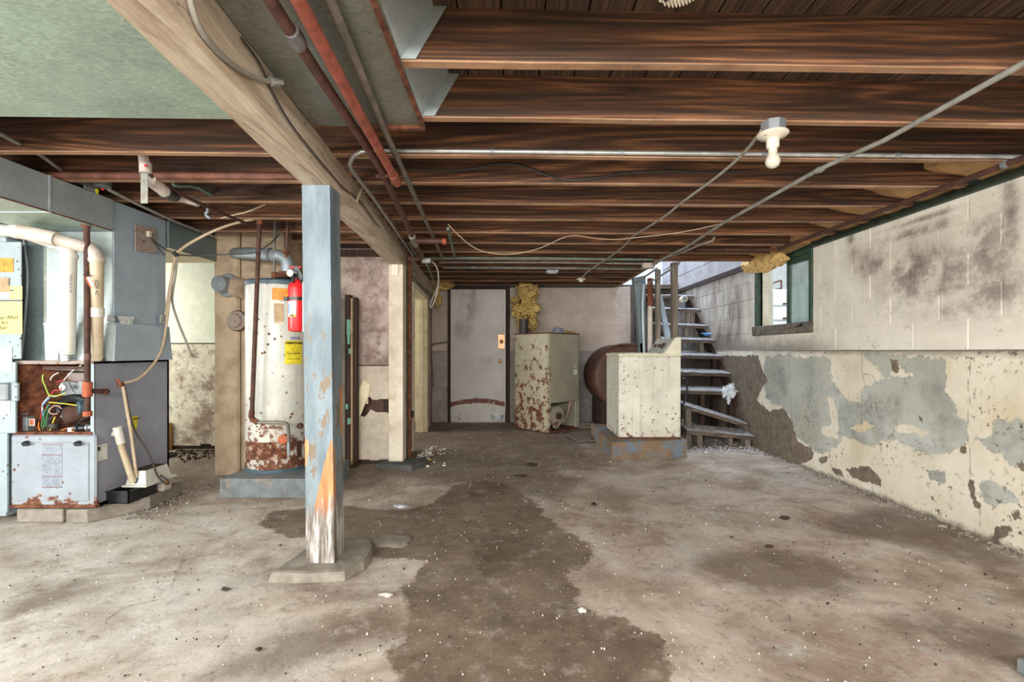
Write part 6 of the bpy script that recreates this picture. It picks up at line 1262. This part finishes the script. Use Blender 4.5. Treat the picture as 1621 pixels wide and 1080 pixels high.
# overhead bits on the left
bx = thing('junction_box', P(155, 297, 3.0), 'silver electrical box with a yellow wire nut on the duct corner', 'electrical box')
MB().lathe([(.045, .03), (.045, .0), (.04, -.004)], P(163, 296, 3.0)-Vector((0, 0, .0)), (0, 0, 1), 10).build('octagon_box', 'dullsteel', bx); box('box_body', tuple(P(132, 298, 2.95)), tuple(P(152, 290, 3.03)), 'conduit', bx, .004); box('wire_nut', tuple(P(152, 306, 2.96)), tuple(P(156, 300, 2.98)), 'w_yel', bx); box('red_mark', tuple(P(160, 301, 2.955)), tuple(P(166, 299, 2.96)), 'w_red', bx)
tube('conduit_lead', [P(-30, 195, 2.1), P(0, 212, 2.25), P(60, 242, 2.6), P(95, 268, 2.8), P(132, 292, 2.97)], .0105, 'conduitold', bx, 1); tube('conduit_tail', [P(172, 300, 3.03), P(215, 322, 3.25), P(275, 350, 3.6), P(340, 375, 4.1)], .0105, 'conduitold', bx)
tag(tube('wire', [P(0, 147, 1.92), P(58, 180, 2.05)], .003, 'cabledark'), 'thin black wire under the green-tinged sheet at the left', 'wire')
tag(tube('steel_pipe', [Vector((-4.4, jy(3, -2)-.10, 2.118)), Vector((-1.12, jy(3, -1)-.065, 2.125))], .023, 'piperust'), 'rusty red pipe along a joist between the beam and the duct', 'pipe')
vp = thing('drain_stub', P(230, 262, 2.62), 'white plastic pipe stub with hanging strap under a left joist', 'pipe')
tube('stub', [P(229, 246, 2.62), P(231, 262, 2.62), P(231, 275, 2.62)], .030, 'pvcdirty', vp, 0, 16); MB().box(tuple(P(223, 322, 2.60)), tuple(P(235, 275, 2.604))).build('strap', 'conduitold', vp); box('red_heart_mark', tuple(P(229, 264, 2.585)), tuple(P(233, 260, 2.588)), 'w_red', vp)
vq = thing('drain_pipe', P(270, 300, 2.7), 'angled white plastic drain pipe with a black rubber coupling', 'pipe')
tube('pipe_run', [P(238, 286, 2.64), P(262, 304, 2.75)], .032, 'pvcdirty', vq, 0, 16); tube('pipe_tail', [P(274, 308, 2.82), P(312, 321, 3.05)], .026, 'pvcdirty', vq, 0, 16); tube('rubber_coupling', [P(260, 303, 2.74), P(276, 310, 2.84)], .038, 'black', vq, 0, 16)
tube('thin_line', [P(237, 246, 2.62), P(236, 275, 2.62), P(250, 288, 2.68), P(300, 315, 2.9), P(345, 335, 3.2), P(400, 358, 3.6)], .010, 'rustdark', vq, 1); MB().prism([P(292, 316, 2.9), P(313, 318, 2.98), P(310, 324, 2.97), P(294, 322, 2.9)], (0, .01, 0)).build('orange_marked_tag', 'chip', vq)
tag(tube('copper_pipe', [P(274, 290, 3.0), P(277, 295, 3.0), P(308, 294, 3.1), P(330, 306, 3.2), P(362, 320, 3.4), P(372, 318, 3.45)], .011, 'pipegreen', smooth=1), 'bent green copper pipe above the angled drain pipe', 'pipe')
tag(tube('wire', [P(350, 346, 3.5), P(372, 340, 3.5), P(392, 336, 3.5), P(420, 324, 3.5)], .006, 'cablebeige', smooth=1), 'twisted yellowed wire under the joists before the chimney', 'wire')
tag(tube('hanger', [P(328, 325, 3.2), P(330, 334, 3.2), P(325, 340, 3.2), P(333, 346, 3.2)], .010, 'flue', smooth=1), 'small bent metal hanger dangling left of the chimney', 'hanger')

# ================================================================== LOOSE BITS ON THE FLOOR
def scatter(name, n, mat, label, cat, region, rmin, rmax, flat=.35, seed=1):
    rr = random.Random(seed); b = MB()
    for i in range(n):
        x_, y_ = region(rr); r_ = rr.uniform(rmin, rmax)*(1 if rr.random() < .9 else 1.8); a0 = rr.uniform(0, 6.28); m_ = rr.randint(4, 6)
        poly = [(x_+math.cos(a0+k*2*PI/m_)*r_*rr.uniform(.5, 1), y_+math.sin(a0+k*2*PI/m_)*r_*rr.uniform(.5, 1)) for k in range(m_)]
        o = len(b.v); h = r_*flat
        b.v += [Vector((px_, py_, -.004)) for px_, py_ in poly]+[Vector((x_+(px_-x_)*.7, y_+(py_-y_)*.7, h)) for px_, py_ in poly]
        b.f += [tuple(o+m_+k for k in range(m_))]+[(o+k, o+(k+1) % m_, o+m_+(k+1) % m_, o+m_+k) for k in range(m_)]
    o = b.build(name, mat, fixn=False); tag(o, label, cat); o['kind'] = 'stuff'; return o
def reg_all(rr):
    while True:
        y_ = 1.4+5.8*rr.random()**1.2; x_ = rr.uniform(-2.6, 2.68)
        if -1.3 < x_ < -.7 and 2.2 < y_ < 2.9: continue
        if x_ < -1.2 and y_ > 3.0 and not (-2.5 < x_ < -1.5 and y_ < 3.6): continue
        if .9 < x_ < 2.0 and y_ > 4.85: continue
        if x_ < -.9 and y_ > 4.4: continue
        return x_, y_
scatter('paint_chips', 800, 'chip', 'small white paint chips scattered over the concrete floor', 'debris', reg_all, .0012, .0042, seed=2)
scatter('dirt_crumbs', 700, 'dirt', 'dark dirt crumbs scattered over the concrete floor', 'debris', reg_all, .0015, .006, seed=3)
def reg_edge(rr): y_ = rr.uniform(2.3, 5.6); return WX-abs(rr.gauss(0, .05))-.005, y_
scatter('wall_rubble', 420, 'conc', 'line of crumbled masonry along the foot of the right wall', 'debris', reg_edge, .004, .016, .5, 4)
def reg_stair(rr): return rr.uniform(1.92, 2.74), 5.25+abs(rr.gauss(0, .2))
scatter('stair_rubble', 420, 'dust', 'heap of pale rubble and dust under the bottom stair', 'debris', reg_stair, .004, .015, .5, 5)
def reg_door(rr): return -.98+abs(rr.gauss(0, .12)), rr.uniform(4.6, 5.6)
scatter('paper_scraps', 110, 'chip', 'pale plaster scraps along the foot of the doorway partition', 'debris', reg_door, .006, .03, .15, 6)
def reg_left(rr): return rr.uniform(-3.7, -2.7), 5.35-abs(rr.gauss(0, .2))
scatter('plaster_rubble', 300, 'dirt', 'dark rubble heaped along the foot of the rear-left plaster wall', 'debris', reg_left, .006, .02, .6, 7)
def reg_furn(rr): return -2.5+rr.gauss(0, .08), rr.uniform(3.15, 4.0)
scatter('furnace_crumbs', 160, 'conc', 'grey crumbs along the block beside the furnace', 'debris', reg_furn, .004, .014, .4, 8)
def bit(px, py, rx, ry, rz, mat, label, name, cat, sd): p = PZ(px, py, 0); tag(MB().blob((p.x, p.y, rz*.4), (rx, ry, rz), sd, .5, 10, 6).build(name, mat, smooth=True), label, cat)
bit(1242, 821, .030, .02, .012, 'dirt', 'dark brown leaf-like clod on the right half of the floor', 'dirt_clod', 'clod', 1)
bit(1218, 866, .025, .014, .008, 'dirt', 'smaller dark clod on the floor in front of the leaf-like clod', 'dirt_clod', 'clod', 2)
bit(842, 736, .06, .06, .012, 'dirt', 'flat dark clump on the floor in front of the rusty old furnace', 'dirt_clod', 'clod', 3)
bit(824, 754, .06, .03, .010, 'dirt', 'ragged black scrap on the floor nearer than the flat dark clump', 'dirt_clod', 'clod', 4)
bit(940, 799, .018, .014, .010, 'black', 'tiny black pebble on the floor in front of the washer slab', 'pebble', 'pebble', 5)
bit(636, 802, .05, .03, .010, 'dust', 'crumpled pale paper scrap on the floor right of the blue-grey post', 'paper_scrap', 'paper', 6)
bit(612, 942, .028, .012, .006, 'chip', 'thin white paper sliver on the floor right of the post pad', 'paper_scrap', 'paper', 7)
bit(921, 967, .016, .012, .008, 'chip', 'white chip on the dark damp patch in the foreground', 'paint_chip', 'chip', 8)
bit(357, 934, .022, .012, .008, 'dirt', 'small dark clod on the pale floor left of the post pad', 'dirt_clod', 'clod', 9)
bit(410, 1029, .012, .009, .007, 'dirt', 'little dark clod on the floor near the bottom left', 'dirt_clod', 'clod', 10)
bit(681, 728, .02, .014, .006, 'w_yel', 'tiny yellow scrap on the floor beside the dark curb', 'scrap', 'scrap', 11)
tag(MB().box((1.728, 1.30, 0), (1.95, 1.66, .05), None, .006).build('painted_block', 'concblue'), 'corner of a pale blue block at the bottom right of the view', 'block')
